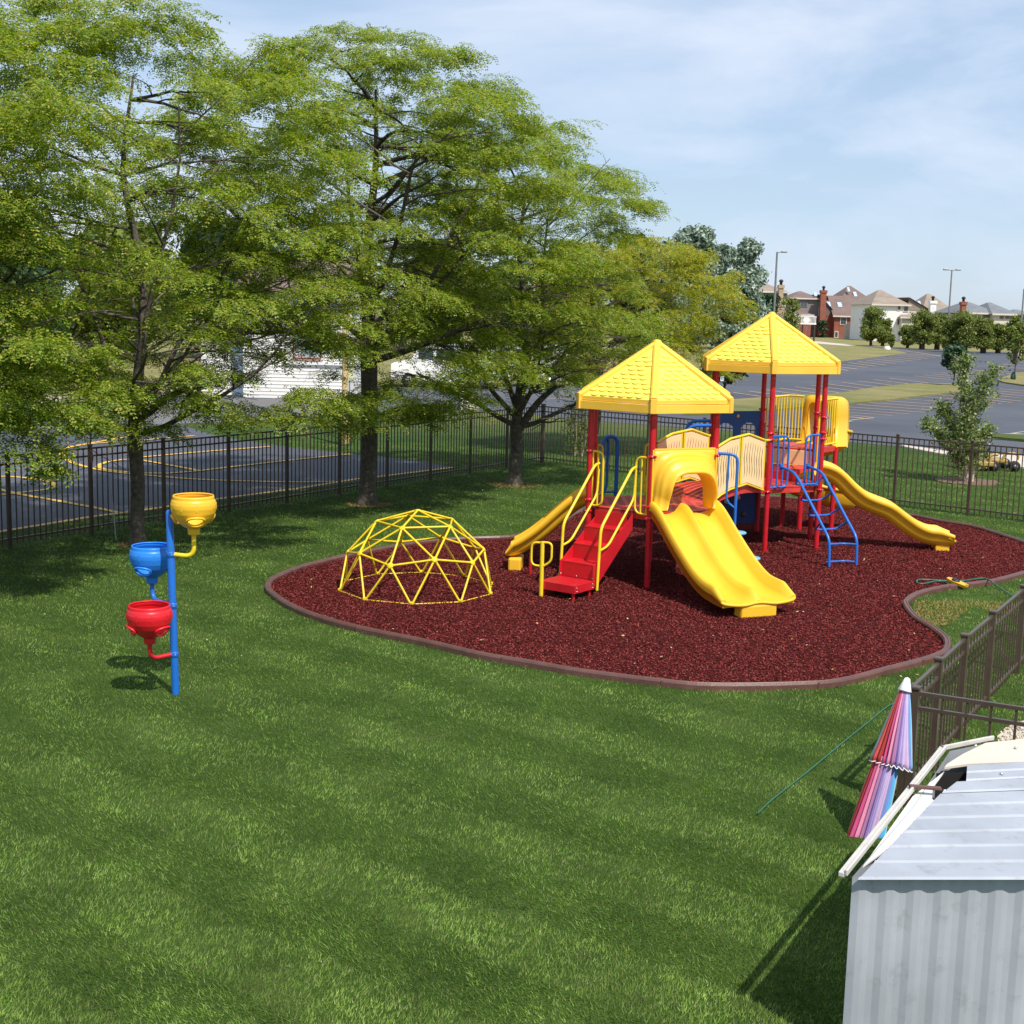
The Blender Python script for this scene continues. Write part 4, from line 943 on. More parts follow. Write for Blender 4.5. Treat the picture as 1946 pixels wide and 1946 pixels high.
b = MB(); b.tube(smooth_path([FP(g12, -0.26, 2.28, 0.27), FP(g12, -0.2, 2.39, 0.20), FP(g12, 0, 2.42, 0.165), FP(g12, 0.2, 2.39, 0.20), FP(g12, 0.26, 2.28, 0.27)], 5), 0.03, 10); b.build('slide_lip', YEL, ws)
for s in (-1, 1):
    b = MB(); b.bbox(FP(g12, s*0.40, 0.03, 1.72), (0.05, 0.04, 1.15), (g12[2], g12[1], Zv), 0.015); b.build('slide_side_panel', YEL, ws)
b = MB(); b.tube([FP(g12, -0.42, 0.03, 2.28), FP(g12, 0.42, 0.03, 2.28)], 0.02, 10); b.build('sit_down_bar', RED, ws)

# ------------------------------------------------------------------ geodesic climbing dome
def dome():
    ctr = Vector((-1.34, 19.0, 0)); R = 1.12
    root = thing('climbing_dome', 'yellow geodesic climbing dome of thin steel tubes standing on the red mulch', 'climbing dome', ctr)
    ph0 = DOME_ROT
    v = [Vector((0, 0, 1))]; s5, c5 = 2/math.sqrt(5), 1/math.sqrt(5)
    up = [Vector((s5*math.cos(ph0+i*2*PI/5), s5*math.sin(ph0+i*2*PI/5), c5)) for i in range(5)]
    lo = [Vector((s5*math.cos(ph0+(i+.5)*2*PI/5), s5*math.sin(ph0+(i+.5)*2*PI/5), -c5)) for i in range(5)]
    T = v[0]; N_ = lambda a: a.normalized()
    r1 = [N_(T+u) for u in up]                       # ring of five
    m = [N_(up[i]+up[(i+1) % 5]) for i in range(5)]   # between the five
    eq = []
    for i in range(5): eq += [N_(up[i]+lo[i-1]), N_(up[i]+lo[i])]
    E = []
    for i in range(5):
        j = (i+1) % 5
        E += [(T, r1[i]), (r1[i], r1[j]), (r1[i], up[i]), (r1[i], m[i]), (r1[j], m[i]), (up[i], m[i]), (m[i], up[j]),
              (up[i], eq[2*i]), (up[i], eq[2*i+1]), (m[i], eq[2*i+1]), (m[i], eq[2*j])]
    EQ = [(eq[i], eq[(i+1) % 10]) for i in range(10)]
    W_ = lambda p: ctr+Vector((p.x*R, p.y*R, p.z*R*ZS))
    for a, c in E:
        b = MB(); p, q = W_(a), W_(c); d = (q-p).normalized(); b.tube([p+d*0.02, q-d*0.02], 0.0155, 8); b.build('strut', YMETD, root)
    for a, c in EQ:
        b = MB(); p, q = W_(a)+Zv*0.018, W_(c)+Zv*0.018; b.tube([p, q], 0.012, 6); b.build('base_tube', YMETD, root)
    for p in [T]+r1+up+m:
        b = MB(); q = W_(p); nd = Vector((p.x, p.y, p.z)).normalized(); b.lathe([(0, -0.012), (0.045, -0.010), (0.048, 0), (0.03, 0.012), (0, 0.014)], q, 12, axis=nd); b.build('joint_plate', YMETD, root)
    for p in eq:
        b = MB(); b.bbox(W_(p)+Zv*0.03, (0.05, 0.04, 0.05), None, 0.01); b.build('foot_plate', YMETD, root)
DOME_ROT = math.radians(108.5); ZS = 1.02
dome()

# ------------------------------------------------------------------ ball funnel post
def funnel_post():
    base = G(334, 1318); root = thing('funnel_ball_post', 'blue post in the lawn carrying a yellow, a blue and a red ball funnel', 'ball game', base)
    top = D(321.8, 968, base.y); 
    b = MB(); b.tube([base-Zv*0.05, top-Zv*0.03, top-Zv*0.012, top], [0.038, 0.038, 0.032, 0.012], 18); po = b.build('pole', BLU, root)
    axis = (top-base).normalized()
    for z in (0.42, 0.93, 1.46):
        b = MB(); q = base+axis*z; b.lathe([(0.039, -0.03), (0.043, -0.026), (0.043, 0.026), (0.039, 0.03)], q, 18, axis=axis); b.build('collar', BLU, po)
        b = MB(); b.lathe([(0.007, 0), (0.007, 0.004), (0, 0.007)], q+Vector((0.02, -0.040, 0)), 8, axis=Vector((0.3, -1, 0)).normalized()); b.build('bolt', STEEL, po)
    spec = [('yellow', D(367.5, 941, 13.45), YEL, YMET, 1.46, 290, -1), ('blue', D(288, 1036, 13.80), BLUPL, BLU, 0.93, 255, 1), ('red', D(283.5, 1149, 13.30), REDPL, RED, 0.42, 210, 1)]
    for nm, c, mb_, ma, az, rot, sg in spec:
        prof = [(0.190, -0.004), (0.200, 0.004), (0.206, -0.008), (0.208, -0.036), (0.218, -0.046), (0.228, -0.085), (0.228, -0.12), (0.216, -0.175), (0.188, -0.230), (0.145, -0.28), (0.095, -0.318), (0.062, -0.335), (0.058, -0.395), (0.050, -0.40)]
        n = 64; fine = []
        for (r0, z0), (r1, z1) in zip(prof, prof[1:]):
            st_ = max(1, int(math.hypot(r1-r0, z1-z0)/0.008))
            fine += [(r0+(r1-r0)*i/st_, z0+(z1-z0)*i/st_) for i in range(st_)]
        fine.append(prof[-1])
        b = MB(); vs = []; holes = [math.radians(rot+120*i) for i in range(3)]
        for r, z in fine:
            for k in range(n):
                a_ = 2*PI*k/n; vs.append(c+Vector((r*math.cos(a_), r*math.sin(a_), z)))
        fs = []
        for i in range(len(fine)-1):
            zm = (fine[i][1]+fine[i+1][1])/2; rm = (fine[i][0]+fine[i+1][0])/2
            for k in range(n):
                am = 2*PI*(k+.5)/n; cut = False
                for h in holes:
                    da = (am-h+PI) % (2*PI)-PI
                    if ((da*0.168)/0.072)**2+((zm+0.245)/0.040)**2 < 1: cut = True
                if not cut: fs.append((i*n+k, i*n+(k+1) % n, (i+1)*n+(k+1) % n, (i+1)*n+k))
        b.add(vs, fs, 0, True); bw = b.build('funnel', mb_, root)
        md = bw.modifiers.new('thick', 'SOLIDIFY'); md.thickness = 0.008; md.offset = -1
        for h in holes:
            b = MB(); pts = []
            for q in range(28):
                an = 2*PI*q/28; u_, w_ = 0.078*math.cos(an), 0.046*math.sin(an); z = -0.245+w_
                rr = 0.172+(z+0.245)*0.85+0.016+(0.020*(-math.sin(an)) if w_ < 0 else 0.0); aa = h+u_/0.168
                pts.append(c+Vector((rr*math.cos(aa), rr*math.sin(aa), z)))
            b.tube(pts, 0.0125, 8, closed=True); b.build('outlet_lip', mb_, bw)
        b = MB()
        for i in range(9):
            a_ = 2*PI*i/9+0.2; b.bbox(c+Vector((0.2275*math.cos(a_), 0.2275*math.sin(a_), -0.105)), (0.003, 0.010, 0.075), (Vector((math.cos(a_), math.sin(a_), 0)), Vector((-math.sin(a_), math.cos(a_), 0)), Zv), 0.002)
        b.build('moulded_rib', mb_, bw)
        q = base+axis*az; nk = c-Zv*0.38; hd_ = Vector((nk.x-q.x, nk.y-q.y, 0)).normalized()
        b = MB(); b.tube(rnd([q+hd_*0.035, Vector((nk.x, nk.y, q.z-0.015)), nk+Zv*0.03], 0.13, 8), 0.023, 14); b.build('arm', ma, root)
funnel_post()

# ------------------------------------------------------------------ trees
LOC1 = leafmat('locust_leaves_green', [(0.080, 0.140, 0.012), (0.135, 0.215, 0.018), (0.185, 0.275, 0.026), (0.245, 0.335, 0.036), (0.35, 0.40, 0.06), (0.50, 0.43, 0.08)], 0.5)
LOC2 = leafmat('locust_leaves_yellowing', [(0.10, 0.17, 0.012), (0.16, 0.24, 0.02), (0.23, 0.30, 0.03), (0.33, 0.36, 0.035), (0.48, 0.42, 0.045), (0.64, 0.38, 0.04)], 0.5)
SILV = leafmat('silvery_leaves', [(0.05, 0.09, 0.055), (0.11, 0.17, 0.11), (0.20, 0.27, 0.19), (0.33, 0.41, 0.32), (0.50, 0.58, 0.48)], 0.25)
DKG = leafmat('dark_tree_leaves', [(0.010, 0.028, 0.012), (0.02, 0.05, 0.02), (0.035, 0.08, 0.03), (0.06, 0.11, 0.045)], 0.2)
MIDG = leafmat('mid_tree_leaves', [(0.05, 0.09, 0.014), (0.10, 0.15, 0.022), (0.15, 0.20, 0.035), (0.22, 0.26, 0.05), (0.30, 0.29, 0.08)], 0.35)
BIRL = leafmat('birch_leaves', [(0.04, 0.085, 0.015), (0.09, 0.15, 0.022), (0.16, 0.23, 0.04), (0.28, 0.34, 0.085), (0.50, 0.55, 0.28)], 0.35)
def nrm(a): return a/np.maximum(np.linalg.norm(a, axis=-1, keepdims=True), 1e-9)
def frond_mesh(base, d, length, rng, droop, nleaf=6, lw=0.024, ll=0.040):
    """pinnate leaves: a drooping midrib with leaflet pairs; returns verts (n*pairs*2 quads)"""
    n = len(base); d = nrm(d); up = np.array([0, 0, 1.0])
    side = nrm(np.cross(d, up)+rng.normal(0, 0.25, (n, 3)))
    V = []
    for j in range(nleaf):
        t = (j+0.7)/nleaf
        p = base+d*(length*t)[:, None]+np.outer(-droop*length*t*t, up)
        tg = nrm(d+np.outer(-2*droop*t, up))
        s_ = ll*(1.0-0.45*abs(2*t-0.9))*(length/0.2)
        for sg in (-1, 1):
            sd = nrm(side*sg+tg*0.35+rng.normal(0, 0.22, (n, 3)))
            w = tg*(lw*(length/0.2)/2)[:, None]
            q0 = p; q2 = p+sd*s_[:, None]; q1 = p+sd*(s_*0.55)[:, None]+w; q3 = p+sd*(s_*0.5)[:, None]-w
            V.append(np.stack([q0, q1, q2, q3], 1))
    return np.stack(V, 1).reshape(-1, 3)     # n, pairs*2, 4, 3
def locust(name, label, pos, H, Rr, seed, leaf, zb=1.9, fork=2.0, r0=0.17, lean=(0, 0), group=None, limbs=8, dens=1.0, extra=(), lod=1.0, wid=(1, 1), avoid=(), off=(0, 0), low=()):
    rng = np.random.default_rng(seed); pr_ = random.Random(seed)
    root = thing(name, label, 'tree', (pos[0], pos[1], 0), group)
    P0 = Vector((pos[0], pos[1], 0)); tb = MB()
    fk = P0+Vector((lean[0]*fork, lean[1]*fork, fork))
    trunk = [P0-Zv*0.05, P0+Zv*0.12, P0+Zv*0.4+Vector((lean[0], lean[1], 0))*0.3, P0+(fk-P0)*0.55+Vector((0.03, 0.02, 0)), fk]
    tb.tube(smooth_path(trunk, 4), [r0*1.45]+[r0*1.40]*3+[r0*1.12]*5+[r0*1.0]*4+[r0*0.95]*4 if False else None or [r0*(1.42-0.5*min(1, i/6)) for i in range(17)], 14)
    twigs = []   # (point, dir, len)
    def branch(p, d, L, r, lvl):
        n = 6; pts = [p]; dd = d.copy()
        for i in range(n):
            dd = (dd+Vector((pr_.gauss(0, .12), pr_.gauss(0, .12), pr_.gauss(0, .10)+(0.05 if lvl == 1 else -0.035))))
            dd.normalize(); pts.append(pts[-1]+dd*(L/n))
        tb.tube(pts, [r*(1-0.72*i/n) for i in range(n+1)], 8 if lvl < 2 else 5, cap=False)
        if lvl >= 3 or L < 0.7:
            return pts
        kids = {1: 6, 2: 4}[lvl]
        for i in range(kids):
            f = 0.22+0.74*i/(kids-1)+pr_.uniform(-.05, .05); f = min(0.97, max(0.15, f)); q = pts[min(n-1, int(f*n))].lerp(pts[min(n, int(f*n)+1)], f*n-int(f*n))
            t = (pts[min(n, int(f*n)+1)]-pts[min(n-1, int(f*n))]).normalized()
            sd = Vector((-t.y, t.x, 0)); sd = sd.normalized() if sd.length > 0.05 else Vector((1, 0, 0))
            sgn = 1 if i % 2 else -1
            nd = (t*0.55+sd*sgn*(0.75+pr_.uniform(0, .35))+Vector((0, 0, pr_.uniform(-.18, .30)))).normalized()
            branch(q, nd, L*(0.62-0.22*f)*pr_.uniform(.8, 1.2), r*(0.5-0.18*f), lvl+1)
        return pts
    for i in range(limbs):
        an = 2*PI*i/limbs+pr_.uniform(-.3, .3); el = [0.25, 0.75, 0.45, 1.05][i % 4]+pr_.uniform(-.1, .1)
        st_ = P0+(fk-P0)*(0.93+0.07*(i % 3)/2)+Zv*0.15*(i % 4)
        d = Vector((math.cos(an)*math.cos(el)*wid[0], math.sin(an)*math.cos(el)*wid[1], math.sin(el))).normalized()
        L = Rr*0.92 if el < 0.6 else (H-fork)*0.75
        branch(st_, d, L, r0*0.40, 1)
    top = P0+Vector((lean[0]*fork+off[0], lean[1]*fork+off[1], 0))
    # leader
    lead = [fk, fk+Vector((pr_.uniform(-.2, .2), pr_.uniform(-.2, .2), (H-fork)*0.35)), fk+Vector((pr_.uniform(-.35, .35), pr_.uniform(-.35, .35), (H-fork)*0.62)), fk+Vector((0.1, 0, (H-fork)*0.86))]
    lp_ = smooth_path(lead, 4); tb.tube(lp_, [r0*0.72*(1-0.9*i/(len(lp_)-1))+0.01 for i in range(len(lp_))], 8)
    for i, q in enumerate(lp_[2:-1]):
        for s_ in range(2):
            an = pr_.uniform(0, 2*PI); branch(q, Vector((math.cos(an), math.sin(an), pr_.uniform(0.1, 0.5))).normalized(), Rr*(0.80-0.45*i/len(lp_))*pr_.uniform(.8, 1.1), r0*0.26, 2)
    for (a, c, rr) in extra: 
        pts = smooth_path([a, a.lerp(c, .5)+Zv*0.12, c], 4); tb.tube(pts, [rr*(1-0.5*i/(len(pts)-1)) for i in range(len(pts))], 8)
    tk = tb.build('trunk', BARK, root)
    # ---- sprays of leaves: layered shelves, each a flat drooping fan of twigs
    nsh = int(330*dens*(Rr/3.6)**2*(H-zb)/5.5)
    bases, dirs, lens, drp = [], [], [], []
    low = [tuple(D(*q))+(0,) for q in low for _ in range(2)]
    for s_ in range(nsh+len(low)):
        # shelf centre inside an umbrella-like crown
        u = rng.uniform(0, 1); z = zb+0.1+(H-zb)*u**0.95
        prof = math.sin(PI*min(1, 0.18+0.66*u))**0.5*(1.0 if u < 0.72 else 1-0.5*((u-0.72)/0.28)**1.6)
        rr = Rr*prof*math.sqrt(rng.uniform(0.10, 1.0)); an = rng.uniform(0, 2*PI)
        if u < 0.16: rr = Rr*prof*rng.uniform(0.25, 1.0)
        c = np.array([top.x+rr*math.cos(an)*wid[0], top.y+rr*math.sin(an)*wid[1], z+rr/Rr*0.15])
        outd = np.array([math.cos(an), math.sin(an), 0.0])
        size = rng.uniform(0.45, 0.90)
        if s_ >= nsh:
            c = np.array(low[s_-nsh][:3])+rng.normal(0, 0.14, 3); size = rng.uniform(0.35, 0.6)
        elif any((c[0]-q[0])**2+(c[1]-q[1])**2*0.35+(c[2]-q[2])**2 < q[3]**2 for q in avoid) and rng.uniform() < 0.93: continue
        nt_ = int(11*lod)
        fa = an+rng.normal(0, 0.5, nt_)+np.linspace(-1.15, 1.15, nt_)
        L = size*rng.uniform(0.6, 1.15, nt_)
        for q in range(nt_):
            td = np.array([math.cos(fa[q]), math.sin(fa[q]), rng.uniform(-0.10, 0.28)])
            m_ = int(9*lod*L[q]/0.7)+2
            ts = (np.arange(m_)+rng.uniform(0, 1, m_))/m_
            pp = c[None]+rng.normal(0, 0.07, 3)[None]+td[None]*(ts*L[q])[:, None]; pp[:, 2] -= 0.28*L[q]*ts**2
            sdir = np.array([-td[1], td[0], 0])
            sg = np.where(np.arange(m_) % 2, 1, -1)[:, None]
            dd = td[None]*0.7+sdir[None]*sg*0.8+rng.normal(0, 0.28, (m_, 3)); dd[:, 2] -= 0.12
            bases.append(pp); dirs.append(dd); lens.append(rng.uniform(0.13, 0.24, m_)*(1.0/ max(0.75, lod)**0.5)); drp.append(rng.uniform(0.2, 0.75, m_))
    bases = np.concatenate(bases); dirs = np.concatenate(dirs); lens = np.concatenate(lens); drp = np.concatenate(drp)
    v = frond_mesh(bases, dirs, lens, rng, drp, 5, 0.034, 0.060)
    npmesh('crown', v, np.arange(len(v)).reshape(-1, 4), leaf, root)
    return root
GRP = 'honey locust trees along the fence'
def T(px, py, **k): g = G(px, py); return (g.x, g.y)
locust('locust_tree', 'honey locust rooted off the left edge whose drooping foliage hangs in at the left', (-9.2, 17.6), 8.2, 3.9, 11, LOC1, zb=1.7, fork=2.1, group=GRP, dens=0.85, low=[(20, 850, 16.8), (60, 830, 17), (40, 790, 17), (90, 780, 17.5), (130, 800, 17.5), (10, 770, 17), (150, 760, 17.8), (80, 730, 17.5), (20, 710, 17.5), (180, 730, 18), (140, 700, 18), (60, 660, 18), (85, 865, 17.2)])
locust('locust_tree', 'honey locust with a slim curved trunk between the ball funnels and the court', T(262, 1035), 8.4, 3.7, 5, LOC1, avoid=[tuple(D(500, 745, 21.5))+(1.0,), tuple(D(430, 700, 21.5))+(0.6,), tuple(D(600, 700, 21.0))+(0.9,), tuple(D(170, 735, 22))+(0.4,)], zb=1.9, fork=1.95, r0=0.125, lean=(-0.02, 0), group=GRP, dens=0.82, low=[(235, 795, 21.3), (300, 790, 21.2), (420, 795, 21), (330, 770, 21.2), (520, 790, 21), (570, 800, 21), (390, 770, 21), (600, 760, 21)],
       extra=[(Vector((-6.1, 22.0, 2.1)), Vector((-7.2, 21.6, 2.75)), 0.06), (Vector((-6.1, 22.0, 2.1)), Vector((-4.9, 21.7, 2.7)), 0.07)])
locust('locust_tree', 'honey locust with the thickest trunk, forking above the fence behind the dome climber', T(698, 958), 9.0, 4.1, 23, LOC1, avoid=[tuple(D(590, 670, 26))+(0.8,), tuple(D(540, 745, 26.5))+(1.3,), tuple(D(640, 745, 27))+(0.9,), tuple(D(790, 675, 27))+(0.8,), tuple(D(450, 720, 26))+(0.9,)], zb=1.75, fork=3.1, r0=0.185, lean=(0.0, 0), group=GRP, dens=0.80, limbs=9, low=[(760, 775, 26), (800, 785, 26), (840, 765, 26), (720, 735, 26.5), (790, 750, 26), (860, 735, 26), (640, 800, 26.5), (670, 770, 26.3)],
       extra=[(Vector((-2.9, 27.2, 1.75)), Vector((-1.4, 26.8, 2.05)), 0.06)])
locust('locust_tree', 'honey locust with a forked trunk left of the towers near the fence corner', T(978, 920), 7.6, 3.0, 31, LOC1, avoid=[tuple(D(1060, 752, 30))+(0.45,), tuple(D(1000, 720, 30))+(0.5,)], zb=2.1, fork=1.4, r0=0.16, lean=(0.0, 0), group=GRP, dens=0.85,
       extra=[(Vector((0.1, 30.97, 1.25)), Vector((0.95, 30.9, 2.3)), 0.10)])
locust('locust_tree', 'yellowing honey locust spreading behind the nearer yellow roof', T(1128, 858), 5.95, 3.05, 44, LOC2, zb=1.9, fork=1.9, r0=0.115, lean=(0.03, 0), off=(0.95, 0), group=GRP, dens=0.88, wid=(1.0, 0.9))

def leafcloud(centres, radii, n, size, rng, flat=0.85, out=1.0):
    """leaf-sized quads scattered in the outer part of clumps"""
    k = rng.integers(0, len(centres), n); d = nrm(rng.normal(0, 1, (n, 3)))
    rad = radii[k]*np.clip(rng.uniform(0.2, 1.0, n)**0.5+rng.normal(0, 0.16, n), 0.1, 1.45)
    p = centres[k]+d*rad[:, None]*np.array([1, 1, flat])
    nn = nrm(d*out+rng.normal(0, 0.75, (n, 3))+np.array([0, 0, 0.35])); a = nrm(np.cross(nn, rng.normal(0, 1, (n, 3)))); b = np.cross(nn, a)
    s = size*rng.uniform(0.6, 1.35, n)[:, None]
    return np.stack([p-a*s, p-b*s*0.55, p+a*s, p+b*s*0.55], 1).reshape(-1, 3)
def bushy(name, label, pos, H, Rr, zb, seed, leaf, n=2600, size=0.16, clumps=26, group=None, r0=0.16, stems=3, cat='tree', bark=DBARK, shape='round', wy=1.0):
    rng = np.random.default_rng(seed); root = thing(name, label, cat, (pos[0], pos[1], 0), group)
    P0 = Vector((pos[0], pos[1], 0)); tb = MB(); cs, rs = [], []
    for i in range(clumps):
        u = rng.uniform(0, 1)
        if shape == 'cone': z = zb+(H-zb)*u**1.25; pr_ = (1-u**1.25)**0.75+0.06
        elif shape == 'tall': z = zb+(H-zb)*u; pr_ = math.sin(PI*(0.12+0.80*u))**0.8
        else: z = zb+(H-zb)*u; pr_ = math.sin(PI*(0.16+0.74*u))**0.7
        an = rng.uniform(0, 2*PI); rr = Rr*pr_*rng.uniform(0.25, 0.86)
        cs.append((pos[0]+rr*math.cos(an), pos[1]+rr*math.sin(an)*wy, z)); rs.append(min(Rr*rng.uniform(0.26, 0.50), (H-zb)*0.3)*(1.0 if shape != 'cone' else 0.5+0.6*pr_))
    cs = np.array(cs); rs = np.array(rs)
    cs[:, 2] = np.minimum(cs[:, 2], H-rs*0.8); cs[:, 2] = np.maximum(cs[:, 2], zb+rs*0.6)
    for i in range(stems):
        an = 2*PI*i/stems+seed; bx_ = 0.10*Rr*(stems > 1)
        b0 = P0+Vector((math.cos(an)*bx_, math.sin(an)*bx_, -0.05)); tgt = Vector((pos[0]+math.cos(an)*Rr*0.35*(stems > 1), pos[1]+math.sin(an)*Rr*0.3*(stems > 1), zb+(H-zb)*0.55))
        mid = b0.lerp(tgt, 0.4)+Vector((-math.cos(an)*Rr*0.05, 0, 0)); pts = smooth_path([b0, mid, tgt], 5); tb.tube(pts, [r0*(1-0.75*j/(len(pts)-1)) for j in range(len(pts))], 8)
    for j in rng.choice(len(cs), min(len(cs), 12), replace=False):
        c = Vector(cs[j].tolist()); a = P0+Vector((0, 0, max(zb*0.9, c.z*0.5))); tb.tube([a, a.lerp(c, .5)+Vector((0, 0, -.05*Rr)), c], [r0*0.4, r0*0.25, r0*0.08], 5)
    tb.build('trunk', bark, root)
    v = leafcloud(cs, rs, n, size, rng); npmesh('crown', v, np.arange(len(v)).reshape(-1, 4), leaf, root)
    return root
# silvery tall trees behind on the right of the locusts
def at_px(px, py_top, py_base, px_w):
    """ground point and size from where a far tree stands"""
    g = G(px, py_base); dist = g.y; s = FPX/dist
    return (g.x, g.y), (py_base-py_top)/s, px_w/2/s
SG = 'silvery trees beyond the yellowing locust'
for i, (px, t, bse, w, sh, lab) in enumerate([
        (1312, 436, 668, 100, 'tall', 'tallest silvery tree, rounded top above the gap between the two roofs'), (1365, 470, 664, 60, 'tall', 'narrow silvery tree squeezed between two larger silvery trees'),
        (1415, 456, 664, 112, 'cone', 'silvery conical tree just left of the tall lamp pole'), (1262, 466, 672, 80, 'tall', 'silvery tree leftmost of its row, half hidden by yellowing leaves'),
        (1200, 452, 676, 90, 'round', 'blue green tree far behind the yellowing locust crown')]):
    p, H, r = at_px(px, t, bse, w); bushy('silver_tree', lab, p, H, r, H*0.06, 60+i, SILV if i < 4 else MIDG, 26000, 0.22, 80, SG, 0.4, 1, shape=sh)
p, H, r = at_px(1455, 560, 652, 60); bushy('evergreen_tree', 'low dark evergreen under the silvery conical tree', p, H, r, 0.2, 81, DKG, 9000, 0.22, 34, None, 0.3, 1)
p, H, r = at_px(1400, 590, 662, 90); bushy('evergreen_tree', 'wide dark evergreen behind the farther yellow roof', p, H, r, 0.2, 82, DKG, 11000, 0.22, 34, None, 0.3, 1)
# dark row behind the left trees
for i, (px, t, bse, w, lab) in enumerate([(40, 440, 690, 210, 'dark teal tree far behind at the left edge'), (230, 430, 680, 200, 'dark tree far behind the slim trunked locust'), (430, 425, 680, 180, 'dark tree far behind between the two left locusts'),
                                    (840, 470, 668, 150, 'dark tree far behind right of the thick trunked locust'), (960, 500, 668, 120, 'dark tree far behind the forked locust'), (1080, 470, 670, 150, 'dark tree far behind left of the nearer yellow roof')]):
    p, H, r = at_px(px, t, bse, w); bushy('background_tree', lab, p, H, r, H*0.08, 90+i, DKG if i % 2 == 0 else MIDG, 18000, 0.26, 60, 'dark trees far beyond the court', 0.4, 1)
# row of round trees in front of the houses
row = [(1655, 657, 584, 54, 1, 'round bushy tree standing alone in front of the brick house'), (1677, 657, 606, 36, 2, 'small bushy tree tight on the right of the one before the brick house'),
       (1694, 659, 636, 13, 1, 'little green shrub between the bushy trees and the white house'), (1724, 661, 618, 36, 1, 'small round tree before the white house'),
       (1752, 664, 590, 50, 3, 'multi stemmed tree before the white chimney'), (1780, 664, 596, 46, 3, 'tree just left of the lamp pole with twin arms'),
       (1832, 670, 588, 66, 3, 'largest round tree, right of the twin arm lamp pole'), (1806, 669, 612, 40, 2, 'tree right behind the twin arm lamp pole'),
       (1868, 671, 606, 46, 4, 'yellowish bushy tree left of the grey roofed house front'), (1896, 671, 616, 40, 4, 'bushy tree under the right part of the grey roof'), (1932, 672, 598, 56, 4, 'bushy tree cut by the right edge of the picture'), (1975, 673, 600, 60, 4, 'bushy tree beyond the right edge')]
for i, (px, bse, t, w, st_, lab) in enumerate(row):
    p, H, r = at_px(px, t, bse, w); bushy('round_tree', lab, p, H, r, H*0.16, 120+i, MIDG, 9500, 0.13, 40, 'bushy trees along the far edge of the lot', 0.24, st_)
p, H, r = at_px(1562, 609, 641, 22); bushy('round_shrub', 'round dark clipped shrub beside the brick chimney', p, H, r, 0.0, 140, DKG, 3000, 0.16, 26, None, 0.1, 1, 'shrub')
p, H, r = at_px(1503, 566, 650, 52); bushy('sparse_tree', 'sparse yellowish tree left of the brick house', p, H, r, H*0.1, 141, MIDG, 1500, 0.22, 20, None, 0.14, 2)
p, H, r = at_px(1811, 655, 735, 50); bushy('young_tree', 'small dark round crowned tree on the grass island', p, H, r, H*0.36, 142, DKG, 4200, 0.10, 22, 'young trees in the parking lot', 0.06, 1)
p, H, r = at_px(1376, 676, 752, 92); bushy('young_tree', 'dark tree seen under the farther yellow roof', p, H, r, H*0.34, 143, DKG, 5200, 0.12, 26, 'young trees in the parking lot', 0.09, 1)
p, H, r = at_px(1928, 610, 724, 44); bushy('young_tree', 'thin sparse tree with a green watering bag', p, H, r, H*0.28, 144, MIDG, 1300, 0.12, 20, 'young trees in the parking lot', 0.05, 1, shape='tall')
# watering bag
g = G(1925, 723); wb = MB(); wb.lathe([(0.0, 0.0), (0.17, 0.02), (0.19, 0.1), (0.17, 0.28), (0.12, 0.42), (0.06, 0.50), (0, 0.52)], g+Zv*0.1, 14)
tag(wb.build('watering_bag', mat('dark_green_tarp', (0.01, 0.10, 0.06), 0.4, 0.2, 3)), 'dark green watering bag wrapped round the thin tree trunk', 'watering bag')
